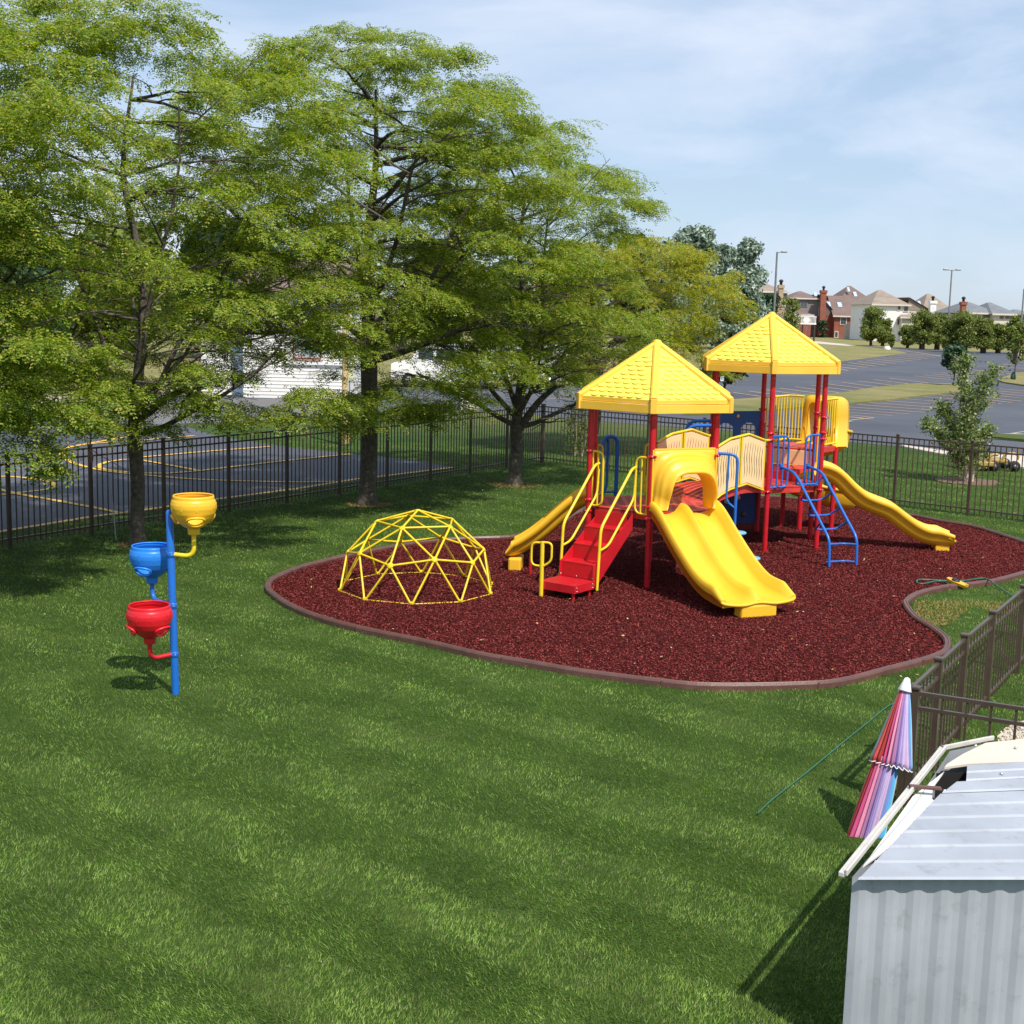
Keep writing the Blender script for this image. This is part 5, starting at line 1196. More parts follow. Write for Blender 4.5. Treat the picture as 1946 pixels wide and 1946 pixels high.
# birch behind the fence: leaning stems and glossy leaves
def birch(pos, label):
    rng = np.random.default_rng(77); root = thing('birch_tree', label, 'tree', (pos[0], pos[1], 0)); P0 = Vector((pos[0], pos[1], 0)); tb = MB()
    s = FPX/pos[1]; B, Dd, Ln = [], [], []
    def P(px, py, dy=0): return D(px, py, pos[1]+dy)
    stems = [[(1838, 916), (1834, 880), (1828, 845), (1822, 815), (1845, 770), (1868, 718)], [(1841, 916), (1843, 880), (1846, 840), (1850, 800), (1870, 750), (1893, 700)], [(1836, 914), (1822, 875), (1808, 850), (1785, 825), (1760, 805)],
             [(1846, 914), (1852, 870), (1862, 840), (1880, 815)], [(1843, 914), (1840, 850), (1836, 790), (1832, 740), (1830, 700), (1833, 682)], [(1838, 900), (1826, 860), (1812, 822), (1800, 790), (1790, 772)]]
    tips = []
    for i, st_ in enumerate(stems):
        pts = smooth_path([P(x, y, (-0.25+0.12*i)*(k/len(st_))*2) for k, (x, y) in enumerate(st_)], 4); L = len(pts)
        tb.tube(pts, [0.055*(1-0.85*j/(L-1))+0.004 for j in range(L)], 8)
        for j in range(int(L*0.22), L):
            for q in range(13):
                d = Vector((rng.normal(0, 1), rng.normal(0, 1), rng.normal(0.35, 0.7))).normalized(); ln = rng.uniform(0.18, 0.52)*(1.05-0.35*j/L)
                a = pts[j]; e = a+d*ln; tb.tube([a, e], [0.006, 0.002], 3, cap=False); m_ = 12
                ts = rng.uniform(0.1, 1.05, m_)
                B.append(np.array(a)[None]+np.array(d)[None]*(ts*ln)[:, None]+rng.normal(0, 0.035, (m_, 3)))
    tb.build('trunk', BIRCH, root)
    p = np.concatenate(B); n = len(p); nn = nrm(rng.normal(0, 1, (n, 3))+np.array([0.1, -0.3, 0.5])); a = nrm(np.cross(nn, rng.normal(0, 1, (n, 3)))); b = np.cross(nn, a); sz = rng.uniform(0.020, 0.042, n)[:, None]
    v = np.stack([p-a*sz, p-b*sz*0.7, p+a*sz, p+b*sz*0.7], 1).reshape(-1, 3); npmesh('crown', v, np.arange(len(v)).reshape(-1, 4), BIRL, root)
    b = MB(); ring = [(P0.x+0.8*math.cos(2*PI*i/30)*rng.uniform(.85, 1.1)-0.05, P0.y+0.75*math.sin(2*PI*i/30)*rng.uniform(.85, 1.1)) for i in range(30)]; b.prism(ring, -0.02, 0.03); b.build('mulch_ring', mat('brown_wood_mulch', (0.16, 0.10, 0.065), 0.95, 0.5, 20, 1.0, 40), root)
birch(T(1840, 916), 'multi stemmed pale birch with glossy leaves behind the right fence')
# sapling with pale stems left of the near tower
def sapling(pos):
    rng = np.random.default_rng(78); root = thing('young_tree', 'small leafy sapling with pale pinkish stems just beyond the fence', 'tree', (pos[0], pos[1], 0)); tb = MB(); B = []
    for i in range(7):
        an = rng.uniform(0, 2*PI); h = rng.uniform(1.1, 2.1); a = Vector((pos[0]+0.12*math.cos(an), pos[1]+0.12*math.sin(an), 0)); e = a+Vector((0.20*math.cos(an), 0.20*math.sin(an), h))
        pts = smooth_path([a, a.lerp(e, .5)+Vector((rng.normal(0, .05), 0, 0)), e], 4); tb.tube(pts, [0.018*(1-0.7*j/8) for j in range(len(pts))], 6)
        for q in pts[1:]: B.append(np.array(q)[None]+rng.normal(0, 0.13, (34, 3)))
    tb.build('trunk', BIRCH, root); p = np.concatenate(B); n = len(p); nn = nrm(rng.normal(0, 1, (n, 3))+np.array([0, 0, 0.4])); a = nrm(np.cross(nn, rng.normal(0, 1, (n, 3)))); b = np.cross(nn, a); sz = rng.uniform(0.02, 0.045, n)[:, None]
    v = np.stack([p-a*sz, p-b*sz*0.6, p+a*sz, p+b*sz*0.6], 1).reshape(-1, 3); npmesh('crown', v, np.arange(len(v)).reshape(-1, 4), MIDG, root)
sapling(T(1100, 866))

# ------------------------------------------------------------------ far houses
SH_BR = mat('brown_shingles', (0.17, 0.115, 0.10), 0.9, 0.15, 0.6, 0.2, 8, dirt=0.1); SH_TAN = mat('tan_shingles', (0.27, 0.215, 0.17), 0.9, 0.15, 0.6, 0.2, 8); SH_GR = mat('grey_shingles', (0.17, 0.18, 0.19), 0.9, 0.15, 0.6, 0.2, 8)
BRICK = mat('red_brick', (0.27, 0.085, 0.055), 0.9, 0.18, 1.5, 0.3, 12); TAUPE = mat('taupe_siding', (0.22, 0.19, 0.18), 0.8, 0.06, 1.0); CREAM = mat('cream_siding', (0.60, 0.54, 0.46), 0.7, 0.06, 1.0); WSID = mat('white_siding', (0.80, 0.78, 0.74), 0.6, 0.05, 0.6)
TBR = mat('tan_brick', (0.42, 0.31, 0.20), 0.9, 0.12, 1.5)
def house(name, label, blocks, windows=(), chim=(), sky_l=(), yaw=0.0, doors=()):
    """blocks: (px0, px1, y_base, y_eave, y_ridge, depth_m, dy_m, wall mat, roof mat, type); px measured at the front wall"""
    g0 = G((blocks[0][0]+blocks[0][1])/2, blocks[0][2]); root = thing(name, label, 'house', (g0.x, g0.y, 0)); Y0 = g0.y; s = FPX/Y0*0.99
    ax_x = Vector((math.cos(yaw), math.sin(yaw), 0)); ax_y = Vector((-math.sin(yaw), math.cos(yaw), 0))
    def hz(px): return 972.5-FPX*math.tan(PITCH)+(px-973)*ROLL
    def X(px, y): return D(px, 640, y).x
    def Z_(px, py, y): return D(px, py, y).z
    for (a, c, yb, ye, yr, dep, dy, wm, rm, ty) in blocks:
        y = Y0+dy; x0, x1 = X(a, y), X(c, y); ze = Z_((a+c)/2, ye, y); zr = Z_((a+c)/2, yr, y+dep/2); cx = (x0+x1)/2; w = x1-x0
        def Q(u, v, z): return Vector((cx, y, 0))+ax_x*u+ax_y*v+Zv*z
        b = MB(); hw_ = w/2
        b.add([Q(-hw_, 0, -0.2), Q(hw_, 0, -0.2), Q(hw_, dep, -0.2), Q(-hw_, dep, -0.2), Q(-hw_, 0, ze), Q(hw_, 0, ze), Q(hw_, dep, ze), Q(-hw_, dep, ze)], [(0, 1, 5, 4), (1, 2, 6, 5), (2, 3, 7, 6), (3, 0, 4, 7)])
        o_ = 0.45
        if ty == 'gableL':   # gable end faces the viewer
            b.add([Q(-hw_, 0, ze), Q(hw_, 0, ze), Q(0, 0, zr)], [(0, 1, 2)])
        b.build('wall', wm, root)
        b = MB(); e0 = ze-0.05
        if ty == 'hip':
            rl = max(0.3, (w-dep)/2) if w > dep else 0.3; rw = max(0, (dep-w)/2) if dep > w else 0
            c4 = [Q(-hw_-o_, -o_, e0), Q(hw_+o_, -o_, e0), Q(hw_+o_, dep+o_, e0), Q(-hw_-o_, dep+o_, e0)]
            r2 = [Q(-rl, dep/2, zr), Q(rl, dep/2, zr)]
            b.add(c4+r2, [(0, 1, 5, 4), (1, 2, 5), (2, 3, 4, 5), (3, 0, 4), (0, 3, 2, 1)])
        elif ty == 'gableL':
            b.add([Q(-hw_-o_, -o_, e0-0.2), Q(0, -o_, zr), Q(hw_+o_, -o_, e0-0.2), Q(-hw_-o_, dep, e0-0.2), Q(0, dep, zr), Q(hw_+o_, dep, e0-0.2)], [(0, 1, 4, 3), (1, 2, 5, 4)])
        elif ty == 'shedR':   # slope falling to the right
            b.add([Q(-hw_, -o_, zr), Q(hw_+o_, -o_, e0), Q(hw_+o_, dep, e0), Q(-hw_, dep, zr)], [(0, 1, 2, 3)])
            b.add([Q(-hw_, -0.05, ze), Q(hw_, -0.05, ze), Q(-hw_, -0.05, zr-0.15)], [(0, 1, 2)])
        elif ty == 'shedF':   # slope falling to the front
            b.add([Q(-hw_-o_, -o_, e0), Q(hw_+o_, -o_, e0), Q(hw_+o_*.2, dep/2, zr), Q(-hw_-o_*.2, dep/2, zr), Q(hw_+o_, dep, zr*0.9), Q(-hw_-o_, dep, zr*0.9)], [(0, 1, 2, 3), (3, 2, 4, 5)])
        for k in range(0): pass
        rf = b.build('roof', rm, root)
        f = MB(); f.box(Q(0, -o_-0.05, e0-0.05), (w+2*o_, 0.12, 0.28), (ax_x, ax_y, Zv))
        if ty in ('hip', 'shedF'): f.build('gutter', CREAM, rf)
    for (px, y0, y1, w, m_, n, dy) in windows:
        y = Y0+dy-0.06; x = X(px, y); z1 = Z_(px, y0, y); z0 = Z_(px, y1, y); wm_ = w/s
        b = MB(); b.box((x, y-0.02, (z0+z1)/2), (wm_+0.25, 0.10, z1-z0+0.25)); wf = b.build('window', m_, root)
        b = MB()
        for k in range(n): b.box((x-wm_/2+wm_*(k+.5)/n, y-0.09, (z0+z1)/2), (wm_/n*0.82, 0.06, (z1-z0)*0.92))
        b.build('pane', GLASS, wf)
    for (px, w, y0, y1, m_, dy) in chim:
        y = Y0+dy; x = X(px, y); z1 = Z_(px, y0, y); z0 = Z_(px, y1, y); wm_ = w/s
        b = MB(); b.box((x, y, (z0+z1)/2), (wm_, 1.1, z1-z0)); b.box((x, y, z1-0.25), (wm_+0.25, 1.35, 0.5)); ch = b.build('chimney', m_, root)
        b = MB(); b.lathe([(0.22, 0), (0.22, 0.45), (0.36, 0.5), (0.3, 0.75), (0, 0.9)], (x, y, z1), 10); b.build('chimney_pot', DBARK, ch)
    for (px, py, dy, w, roofslope) in sky_l:
        y = Y0+dy; x = X(px, y); z = Z_(px, py, y); ax = (Vector((1, 0, 0)), Vector((0, math.cos(roofslope), math.sin(roofslope))), Vector((0, -math.sin(roofslope), math.cos(roofslope))))
        b = MB(); b.box((x, y, z+0.10), (w/s, 1.6, 0.25), ax); b.build('skylight', LGLASS, root)
    return root
house('brick_house', 'red brick and taupe house with brown roofs and a tall brick chimney',
      [(1584, 1637, 642, 600, 562, 14, 0, BRICK, SH_BR, 'shedF'), (1501, 1553, 640, 566, 553, 12, 3.0, TAUPE, SH_BR, 'hip'), (1595, 1656, 640, 574, 543, 15, 6.0, TAUPE, SH_BR, 'hip'), (1553, 1586, 640, 600, 560, 10, 2.0, BRICK, SH_BR, 'shedR'), (1632, 1664, 645, 602, 588, 8, 4.0, BRICK, SH_BR, 'hip'), (1478, 1540, 641, 597, 583, 8, 0.5, BRICK, SH_BR, 'hip')],
      windows=[(1601, 603, 616, 10, CREAM, 4, 0), (1524, 572, 581, 12, TAUPE, 2, 3.0), (1589, 630, 640, 5, CREAM, 2, 0), (1627, 577, 586, 7, CREAM, 2, 6), (1641, 578, 587, 4, CREAM, 1, 6), (1651, 577, 587, 3, CREAM, 1, 6)],
      chim=[(1560, 10, 551, 634, BRICK, 0.5)], sky_l=[(1545, 560, 4.5, 6, 0.5), (1571, 579, 3, 7, 0.6), (1592, 580, 3.5, 8, 0.6), (1620, 560, 9, 6, 0.6), (1607, 551, 9.5, 4, 0.6)])
b = MB(); gq = G(1613, 643)
for i in range(5): b.box((gq.x, gq.y-0.6-0.28*i*1.0, 0.55*(5-i)/2), (2.2, 0.30, 0.55*(5-i)))
tag(b.build('porch_steps', CONC), 'pale concrete porch steps against the brick house wall', 'steps')
house('white_house', 'white sided two storey house with tan roof right of the brick house',
      [(1656, 1722, 648, 578, 551, 16, 0, WSID, SH_TAN, 'hip'), (1722, 1764, 648, 590, 566, 14, 2.0, CREAM, SH_TAN, 'shedR'), (1712, 1730, 648, 602, 594, 5, -1.5, CREAM, SH_TAN, 'hip')],
      windows=[(1705, 579, 588, 4, CREAM, 1, 0), (1718, 580, 591, 7, CREAM, 3, 0), (1705, 606, 616, 4, CREAM, 1, 0)], chim=[(1768, 11, 571, 602, WHITE, 1.0)], sky_l=[(1675, 568, 5, 6, 0.6), (1736, 578, 5, 5, 0.6), (1743, 578, 5, 5, 0.6)])
house('tan_roofed_house', 'house with a big tan hipped roof behind the white chimney', [(1752, 1816, 646, 595, 558, 18, 6, TAUPE, SH_TAN, 'hip')], windows=[(1780, 597, 602, 8, CREAM, 2, 6), (1800, 597, 602, 5, CREAM, 1, 6)])
house('grey_roofed_house', 'wide taupe house with a grey roof at the far right', [(1830, 1892, 656, 594, 573, 16, 0, TAUPE, SH_GR, 'hip'), (1886, 1928, 656, 596, 575, 16, -2, CREAM, SH_GR, 'hip'), (1926, 1985, 656, 604, 588, 14, 1, BRICK, SH_GR, 'hip')],
      windows=[(1901, 598, 604, 4, TAUPE, 1, -2), (1912, 598, 604, 4, TAUPE, 1, -2), (1921, 598, 604, 4, TAUPE, 1, -2), (1903, 620, 626, 6, TAUPE, 2, -2)], chim=[(1826, 8, 573, 600, BRICK, 1.0)])
house('tan_brick_house', 'tan brick house peeking out right of the silvery conical tree', [(1440, 1490, 650, 553, 540, 12, 6, TBR, SH_TAN, 'hip')], windows=[(1488, 556, 563, 5, CREAM, 1, 6), (1486, 572, 580, 4, CREAM, 1, 6)], chim=[(1479, 8, 541, 566, TBR, 5.0)])
house('brown_house', 'brown house far behind the thick trunked locust', [(580, 700, 668, 618, 560, 14, 0, BRICK, SH_BR, 'hip')], windows=[(640, 632, 645, 12, CREAM, 2, 0), (600, 632, 645, 12, CREAM, 2, 0)])
house('brown_house', 'brown roofed house far behind left of the forked locust', [(735, 860, 668, 622, 575, 14, 4, CREAM, SH_BR, 'hip')], windows=[(760, 632, 648, 10, WHITE, 2, 4), (820, 632, 648, 10, WHITE, 2, 4)])
# deck with satellite dish by the brick house
t_ = thing('raised_deck', 'white railed raised wooden deck left of the brick house', 'deck', (G(1512, 650).x, G(1512, 650).y, 0)); gq = G(1512, 650)
b = MB(); b.box((gq.x, gq.y+1, 2.9), (6.0, 2.4, 0.2)); b.build('floor', WHITE, t_)
for i in range(4):
    b = MB(); b.box((gq.x-2.8+i*1.87, gq.y, 1.4), (0.22, 0.22, 2.8)); b.build('post', DBARK, t_)
b = MB(); b.box((gq.x, gq.y-0.1, 4.0), (6.0, 0.12, 0.14)); [b.box((gq.x-2.9+0.2*i_, gq.y-0.1, 3.45), (0.09, 0.04, 1.0)) for i_ in range(30)]; b.build('railing', WHITE, t_)
gq = G(1531, 642); t_ = thing('satellite_dish', 'white satellite dish on a pole left of the round dark shrub', 'satellite dish', (gq.x, gq.y, 0))
b = MB(); b.tube([gq, gq+Zv*3.2], 0.06, 8); b.build('pole', GREYM, t_); b = MB(); b.lathe([(0, 0.0), (0.3, 0.05), (0.6, 0.2), (0.62, 0.2), (0.3, 0.02), (0, -0.03)], gq+Zv*3.3, 18, axis=Vector((-0.2, -1, 0.45)).normalized()); b.build('dish', WHITE, t_)

# ------------------------------------------------------------------ lamp poles, signs
def lamp(px, pyb, pyt, arms, label, r=0.13):
    g = G(px, pyb); H = D(px, pyt, g.y).z; root = thing('parking_lot_lamp', label, 'lamp post', (g.x, g.y, 0), 'tall parking lot lamps')
    b = MB(); b.lathe([(0.42, 0), (0.42, 0.75), (0.36, 0.8), (0, 0.8)], g, 16); b.build('concrete_base', CONC, root)
    b = MB(); b.tube([g+Zv*0.8, g+Zv*H], [r, r*0.75], 8); b.build('pole', GREYM, root)
    for s in arms:
        b = MB(); b.tube([g+Zv*(H-0.1), g+Vector((s*0.5, 0, H+0.0))], 0.05, 6); b.build('arm', GREYM, root)
        b = MB(); b.bbox((g.x+s*0.78, g.y, H+0.02), (0.62, 0.40, 0.20), None, 0.05); b.build('lamp_head', GREYM, root)
lamp(1467, 668, 478, (1,), 'tall lamp pole rising behind the farther yellow roof', 0.14)
lamp(1798, 668, 512, (-1, 1), 'tall lamp pole with twin arms among the bushy trees', 0.12)
lamp(1936, 676, 548, (1,), 'lamp pole at the right edge of the picture', 0.12)
def sign_post(px, pyb, pyt, w, label, m, name='parking_sign', h_=None):
    g = G(px, pyb); H = D(px, pyt, g.y).z; s = FPX/g.y; root = thing(name, label, 'sign', (g.x, g.y, 0)); hw_ = w/s
    b = MB(); b.tube([g, g+Zv*H], 0.035, 6); b.build('post', GREYM, root)
    b = MB(); b.bbox((g.x, g.y-0.05, H-hw_*0.75), (hw_, 0.03, hw_*1.5), None, 0.01); pl_ = b.build('sign_plate', m, root); return root, pl_, Vector((g.x, g.y-0.07, H-hw_*0.75)), hw_
r_, pl_, c_, w_ = sign_post(1370, 760, 714, 6.5, 'white and blue disabled parking sign beside the dark young tree', WHITE)
b = MB(); b.bbox(c_+Vector((0, 0, 0.02)), (w_*0.62, 0.012, w_*0.72), None, 0.003); b.build('blue_symbol_field', PAINTB, pl_)
b = MB(); b.tube(rnd([c_+Vector((-w_*.04, -.012, w_*.22)), c_+Vector((-w_*.02, -.012, w_*.0)), c_+Vector((w_*.16, -.012, -w_*.02)), c_+Vector((w_*.2, -.012, -w_*.18))], .01), w_*0.035, 6); b.tube([c_+Vector((w_*(-.02+.17*math.cos(a_)), -.012, w_*(-.08+.17*math.sin(a_)))) for a_ in [PI*0.6+i*PI*1.2/8 for i in range(9)]], w_*0.03, 6); b.build('wheelchair_symbol', WHITE, pl_)
sign_post(1792, 668, 652, 6, 'small white sign beside the twin arm lamp pole', WHITE, 'notice_sign')
g = G(1372, 0+662); 
gq = G(1686, 664); b = MB(); b.lathe([(0.42, 0), (0.45, 0.2), (0.28, 0.42), (0.0, 0.46)], gq, 9); tag(b.build('white_boulder', WHITE), 'small white boulder at the lot edge before the bushy trees', 'boulder')

# ------------------------------------------------------------------ white church-like building behind the left trees
def white_building():
    Y = G(552, 757).y; x0 = D(386, 750, Y+1.5).x; x1 = D(655, 750, Y).x; root = thing('white_building', 'white sided building with an arched window behind the left trees', 'building', ((x0+x1)/2, Y, 0))
    xm = D(462, 750, Y).x; H = 4.6; b = MB()
    b.box(((xm+x1)/2, Y+5, H/2), (x1-xm, 10, H)); b.box(((x0+xm)/2, Y+5.6, 1.5), (xm-x0, 8.8, 3.0)); wl = b.build('wall', WSID, root)
    b = MB()
    for k in range(30):
        z = 0.15+k*0.15
        b.box(((xm+x1)/2, Y-0.006, z), (x1-xm, 0.02, 0.010))
        if z < 2.95: b.box(((x0+xm)/2, Y+1.19, z), (xm-x0, 0.02, 0.010))
    b.build('siding_shadow_grooves', mat('siding_groove', (0.5, 0.46, 0.40), 0.8, 0.05, 1), wl)
    b = MB(); b.add([(xm-0.4, Y-0.5, H-0.1), (x1+0.4, Y-0.5, H-0.1), (x1+0.4, Y+5, H+1.6), (xm-0.4, Y+5, H+1.6), (x1+0.4, Y+10.5, H-0.1), (xm-0.4, Y+10.5, H-0.1)], [(0, 1, 2, 3), (3, 2, 4, 5)]); b.build('roof', SH_BR, root)
    b = MB(); b.add([(xm, Y, H), (xm, Y+10, H), (xm, Y+5, H+1.5)], [(0, 1, 2)]); b.add([(x1, Y, H), (x1, Y+10, H), (x1, Y+5, H+1.5)], [(0, 1, 2)]); b.build('gable', WSID, root)
    b = MB(); b.box(((x0+xm)/2, Y+5.6, 3.06), (xm-x0+0.4, 9.3, 0.14)); b.build('lean_to_roof', SH_TAN, root)
    cx = D(585, 670, Y).x; s = FPX/Y; w = 50/s; z0 = D(585, 679, Y).z; zt = D(585, 622, Y).z
    PK = mat('pinkish_window_trim', (0.42, 0.22, 0.18), 0.6, 0.08, 2)
    b = MB(); pts = [(cx-w/2, Y-0.05, z0)]+[(cx+w/2*math.cos(a_), Y-0.05, zt-w*0.38+w*0.38*math.sin(a_)) for a_ in [PI-PI*i/14 for i in range(15)]]+[(cx+w/2, Y-0.05, z0)]
    b.tube(pts+[pts[0]], 0.045, 6); 
    for u in (-0.22, 0.22): b.tube([(cx+w*u, Y-0.06, z0), (cx+w*u, Y-0.06, zt-0.06)], 0.03, 6)
    win = b.build('arched_window', PK, root)
    b = MB(); b.add([(p[0], Y-0.03, p[2]) for p in pts], [tuple(range(len(pts)))]); b.build('pane', LGLASS, win)
    b = MB(); b.box((cx-0.05, Y-0.08, z0-0.10), (w*1.25, 0.06, 0.05)); b.build('window_sill', PK, root)
    dx = D(452, 760, Y).x; b = MB(); b.bbox((dx, Y+1.12, 1.05), (0.9, 0.06, 2.1), None, 0.01); dr = b.build('door', mat('pale_blue_door', (0.5, 0.62, 0.75), 0.5, 0.05, 2), root); b = MB(); b.lathe([(0, 0), (0.04, 0), (0.04, 0.05), (0, 0.06)], (dx+0.35, Y+1.08, 1.0), 8, axis=Vector((0, -1, 0))); b.build('handle', STEEL, dr)
    b = MB(); b.box(((cx+0.6), Y-0.06, D(600, 690, Y).z), (3.2, 0.1, 0.12)); b.build('ledge', WHITE, root)
white_building()
# cream pole, small cream sign
g = G(655, 845); t_ = thing('cream_pole', 'tall cream painted pole with a padded foot beyond the court', 'pole', (g.x, g.y, 0))
b = MB(); b.tube([g, g+Zv*4.4], 0.09, 12); b.build('pole', mat('cream_paint', (0.70, 0.50, 0.24), 0.5, 0.08, 3), t_)
b = MB(); b.lathe([(0.10, 0), (0.16, 0.05), (0.16, 1.15), (0.10, 1.35)], g, 14); b.build('foot_pad', mat('cream_pad', (0.74, 0.54, 0.27), 0.6, 0.08, 3), t_)
g = G(664, 772); t_ = thing('notice_sign', 'small pale yellow sign on a thin post beside the thick tree trunk', 'sign', (g.x, g.y, 0)); b = MB(); b.tube([g, g+Zv*1.7], 0.03, 6); b.build('post', GREYM, t_)
b = MB(); b.bbox((g.x, g.y-0.04, 1.35), (0.36, 0.03, 0.62), None, 0.01); b.build('sign_plate', mat('pale_yellow_sign', (0.62, 0.60, 0.34), 0.5, 0.05, 2), t_)
g = G(878, 778); b = MB(); b.tube([g, g+Zv*0.95, g+Zv*1.05], [0.09, 0.09, 0.04], 10); tag(b.build('white_bollard', WHITE), 'white bollard on the grass seen under the locust leaves', 'bollard')
g = G(893, 778); b = MB(); b.lathe([(0.34, 0), (0.36, 0.12), (0.28, 0.30), (0.12, 0.36), (0, 0.37)], g, 9); tag(b.build('boulder', CONC), 'low pinkish boulder beside the white bollard', 'boulder')
# white vans parked behind the forked locust
def van(px, pyb, label, L=5.2, col=WHITE):
    g = G(px, pyb); root = thing('parked_van', label, 'van', (g.x, g.y, 0), 'white vans parked beyond the road'); x, y = g.x, g.y
    b = MB(); prof = [(-L/2, 0.35), (-L/2, 1.15), (-L/2+0.9, 1.35), (-L/2+1.5, 2.15), (L/2-0.1, 2.2), (L/2, 0.35)]
    vs = [(x+a, y-0.95, z) for a, z in prof]+[(x+a, y+0.95, z) for a, z in prof]; n = len(prof); b.add(vs, [tuple(range(n)), tuple(reversed(range(n, 2*n)))]+[(i, (i+1) % n, n+(i+1) % n, n+i) for i in range(n)]); b.build('body', col, root)
    for a, w in ((-L/2+1.75, 0.75), (-L/2+2.75, 0.95), (-L/2+3.9, 0.95)):
        b = MB(); b.box((x+a, y-0.955, 1.70), (w, 0.02, 0.55)); b.build('window', GLASS, root)
    b = MB(); b.add([(x-L/2+0.93, y-0.85, 1.38), (x-L/2+0.93, y+0.85, 1.38), (x-L/2+1.46, y+0.80, 2.10), (x-L/2+1.46, y-0.80, 2.10)], [(0, 1, 2, 3)]); b.build('windscreen', GLASS, root)
    for a in (-L/2+0.9, L/2-1.0):
        for s in (-1, 1):
            b = MB(); b.lathe([(0, -0.11), (0.25, -0.11), (0.36, -0.08), (0.36, 0.08), (0.25, 0.11), (0, 0.11)], (x+a, y+s*0.88, 0.36), 18, axis=Vector((0, 1, 0))); wh = b.build('wheel', TYRE, root)
            b = MB(); b.lathe([(0, 0), (0.2, 0), (0.2, 0.02), (0, 0.03)], (x+a, y+s*0.99, 0.36), 12, axis=Vector((0, s, 0))); b.build('rim', STEEL, wh)
van(985, 733, 'white van glimpsed right beside the forked trunk'); van(850, 735, 'white van glimpsed left of the forked trunk', 5.6)
# two thin stakes by the first trunk
for (px, pyb, pyt, lab) in ((220.5, 1027, 930, 'thin pale leaning stake in the lawn before the left fence'), (250, 1007, 963, 'thin stake close to the slim curved trunk')):
    g = G(px, pyb); tp = D(px-9 if px < 230 else px-3, pyt, g.y); b = MB(); b.tube([g, tp], 0.011, 6); tag(b.build('metal_stake', GALV), lab, 'stake')

# ------------------------------------------------------------------ yellow stand-on mower behind the fence
def mower():
    g = G(1883, 893); root = thing('lawn_mower', 'yellow ride on mower with black seat parked on grass behind the fence', 'lawn mower', (g.x, g.y, 0)); s = FPX/g.y; Y = g.y
    def P(px, py, dy=0): return D(px, py, Y+dy)
    YM = mat('mower_yellow', (0.40, 0.25, 0.05), 0.4, 0.1, 4, dirt=0.3)
    b = MB(); c = (P(1846, 885)+P(1908, 885))/2; L = (P(1912, 885)-P(1850, 885)).length
    b.bbox((c.x, Y+0.1, 0.28), (L, 0.75, 0.10), None, 0.03); b.bbox((c.x-0.35, Y+0.1, 0.20), (0.85, 0.95, 0.13), None, 0.03); b.build('mower_deck', YM, root)
    b = MB(); x_ = P(1859, 870).x; b.bbox((x_, Y+0.1, 0.52), (0.50, 0.55, 0.36), None, 0.05); b.build('engine_cover', BLACK, root)
    b = MB(); b.bbox((x_-0.27, Y+0.1, 0.50), (0.10, 0.55, 0.42), None, 0.03); b.build('side_cover', YM, root)
    b = MB(); b.bbox((P(1869, 868).x+0.08, Y+0.1, 0.60), (0.10, 0.5, 0.30), None, 0.04); b.build('fuel_tank', GREYM, root)
    b = MB(); sx = P(1862, 850).x; b.bbox((sx-0.05, Y+0.1, 0.82), (0.42, 0.48, 0.10), None, 0.04); b.bbox((sx-0.22, Y+0.1, 1.02), (0.10, 0.46, 0.42), None, 0.04); b.build('seat', BLACK, root)
    b = MB(); b.lathe([(0, 0), (0.13, 0), (0.15, 0.06), (0.11, 0.15), (0, 0.19)], (P(1877, 826).x-0.03, Y+0.1, P(1877, 834).z), 14); b.build('hat', mat('pale_straw', (0.62, 0.46, 0.38), 0.8, 0.1, 10), root)
    b = MB(); cc = P(1876, 832); b.tube([(cc.x+0.13*math.cos(a_), Y-0.02, cc.z+0.15*math.sin(a_)) for a_ in [2*PI*i/16 for i in range(16)]], 0.018, 6, closed=True); b.tube([(cc.x, Y-0.02, cc.z+0.15), (cc.x-0.03, Y, 0.75)], 0.018, 6); b.tube([(cc.x-0.13, Y-0.02, cc.z), (cc.x+0.28, Y-0.05, cc.z-0.02)], 0.014, 6); b.build('steering_wheel', BLACK, root)
    for px, r in ((1881, 0.145), (1921, 0.145), (1853, 0.09)):
        for dy in (-0.25, 0.5):
            q = P(px, 890); b = MB(); b.lathe([(0, -0.07), (r*0.55, -0.07), (r, -0.05), (r, 0.05), (r*0.55, 0.07), (0, 0.07)], (q.x, Y+dy, r), 18, axis=Vector((0, 1, 0))); wh = b.build('wheel', TYRE, root)
            b = MB(); b.lathe([(0, 0), (r*0.4, 0), (r*0.4, 0.02), (0, 0.03)], (q.x, Y+dy-0.07, r), 12, axis=Vector((0, -1, 0))); b.build('rim', GREYM, wh)
    q = P(1919, 890); b = MB(); b.tube(smooth_path([(q.x-0.32, Y-0.25, 0.30), (q.x-0.24, Y-0.25, 0.46), (q.x-0.05, Y-0.25, 0.50), (q.x+0.1, Y-0.25, 0.44), (q.x+0.10, Y-0.25, 0.32)], 5), 0.032, 8); b.tube([(q.x+0.08, Y-0.25, 0.50), (q.x+0.10, Y-0.25, 0.68)], 0.02, 6); b.build('front_fork', YM, root)
    q = P(1880, 890); b = MB(); b.tube(smooth_path([(q.x-0.16, Y-0.30, 0.34), (q.x-0.06, Y-0.30, 0.44), (q.x+0.10, Y-0.30, 0.46)], 5), 0.04, 8); b.build('fender', YM, root)
mower()

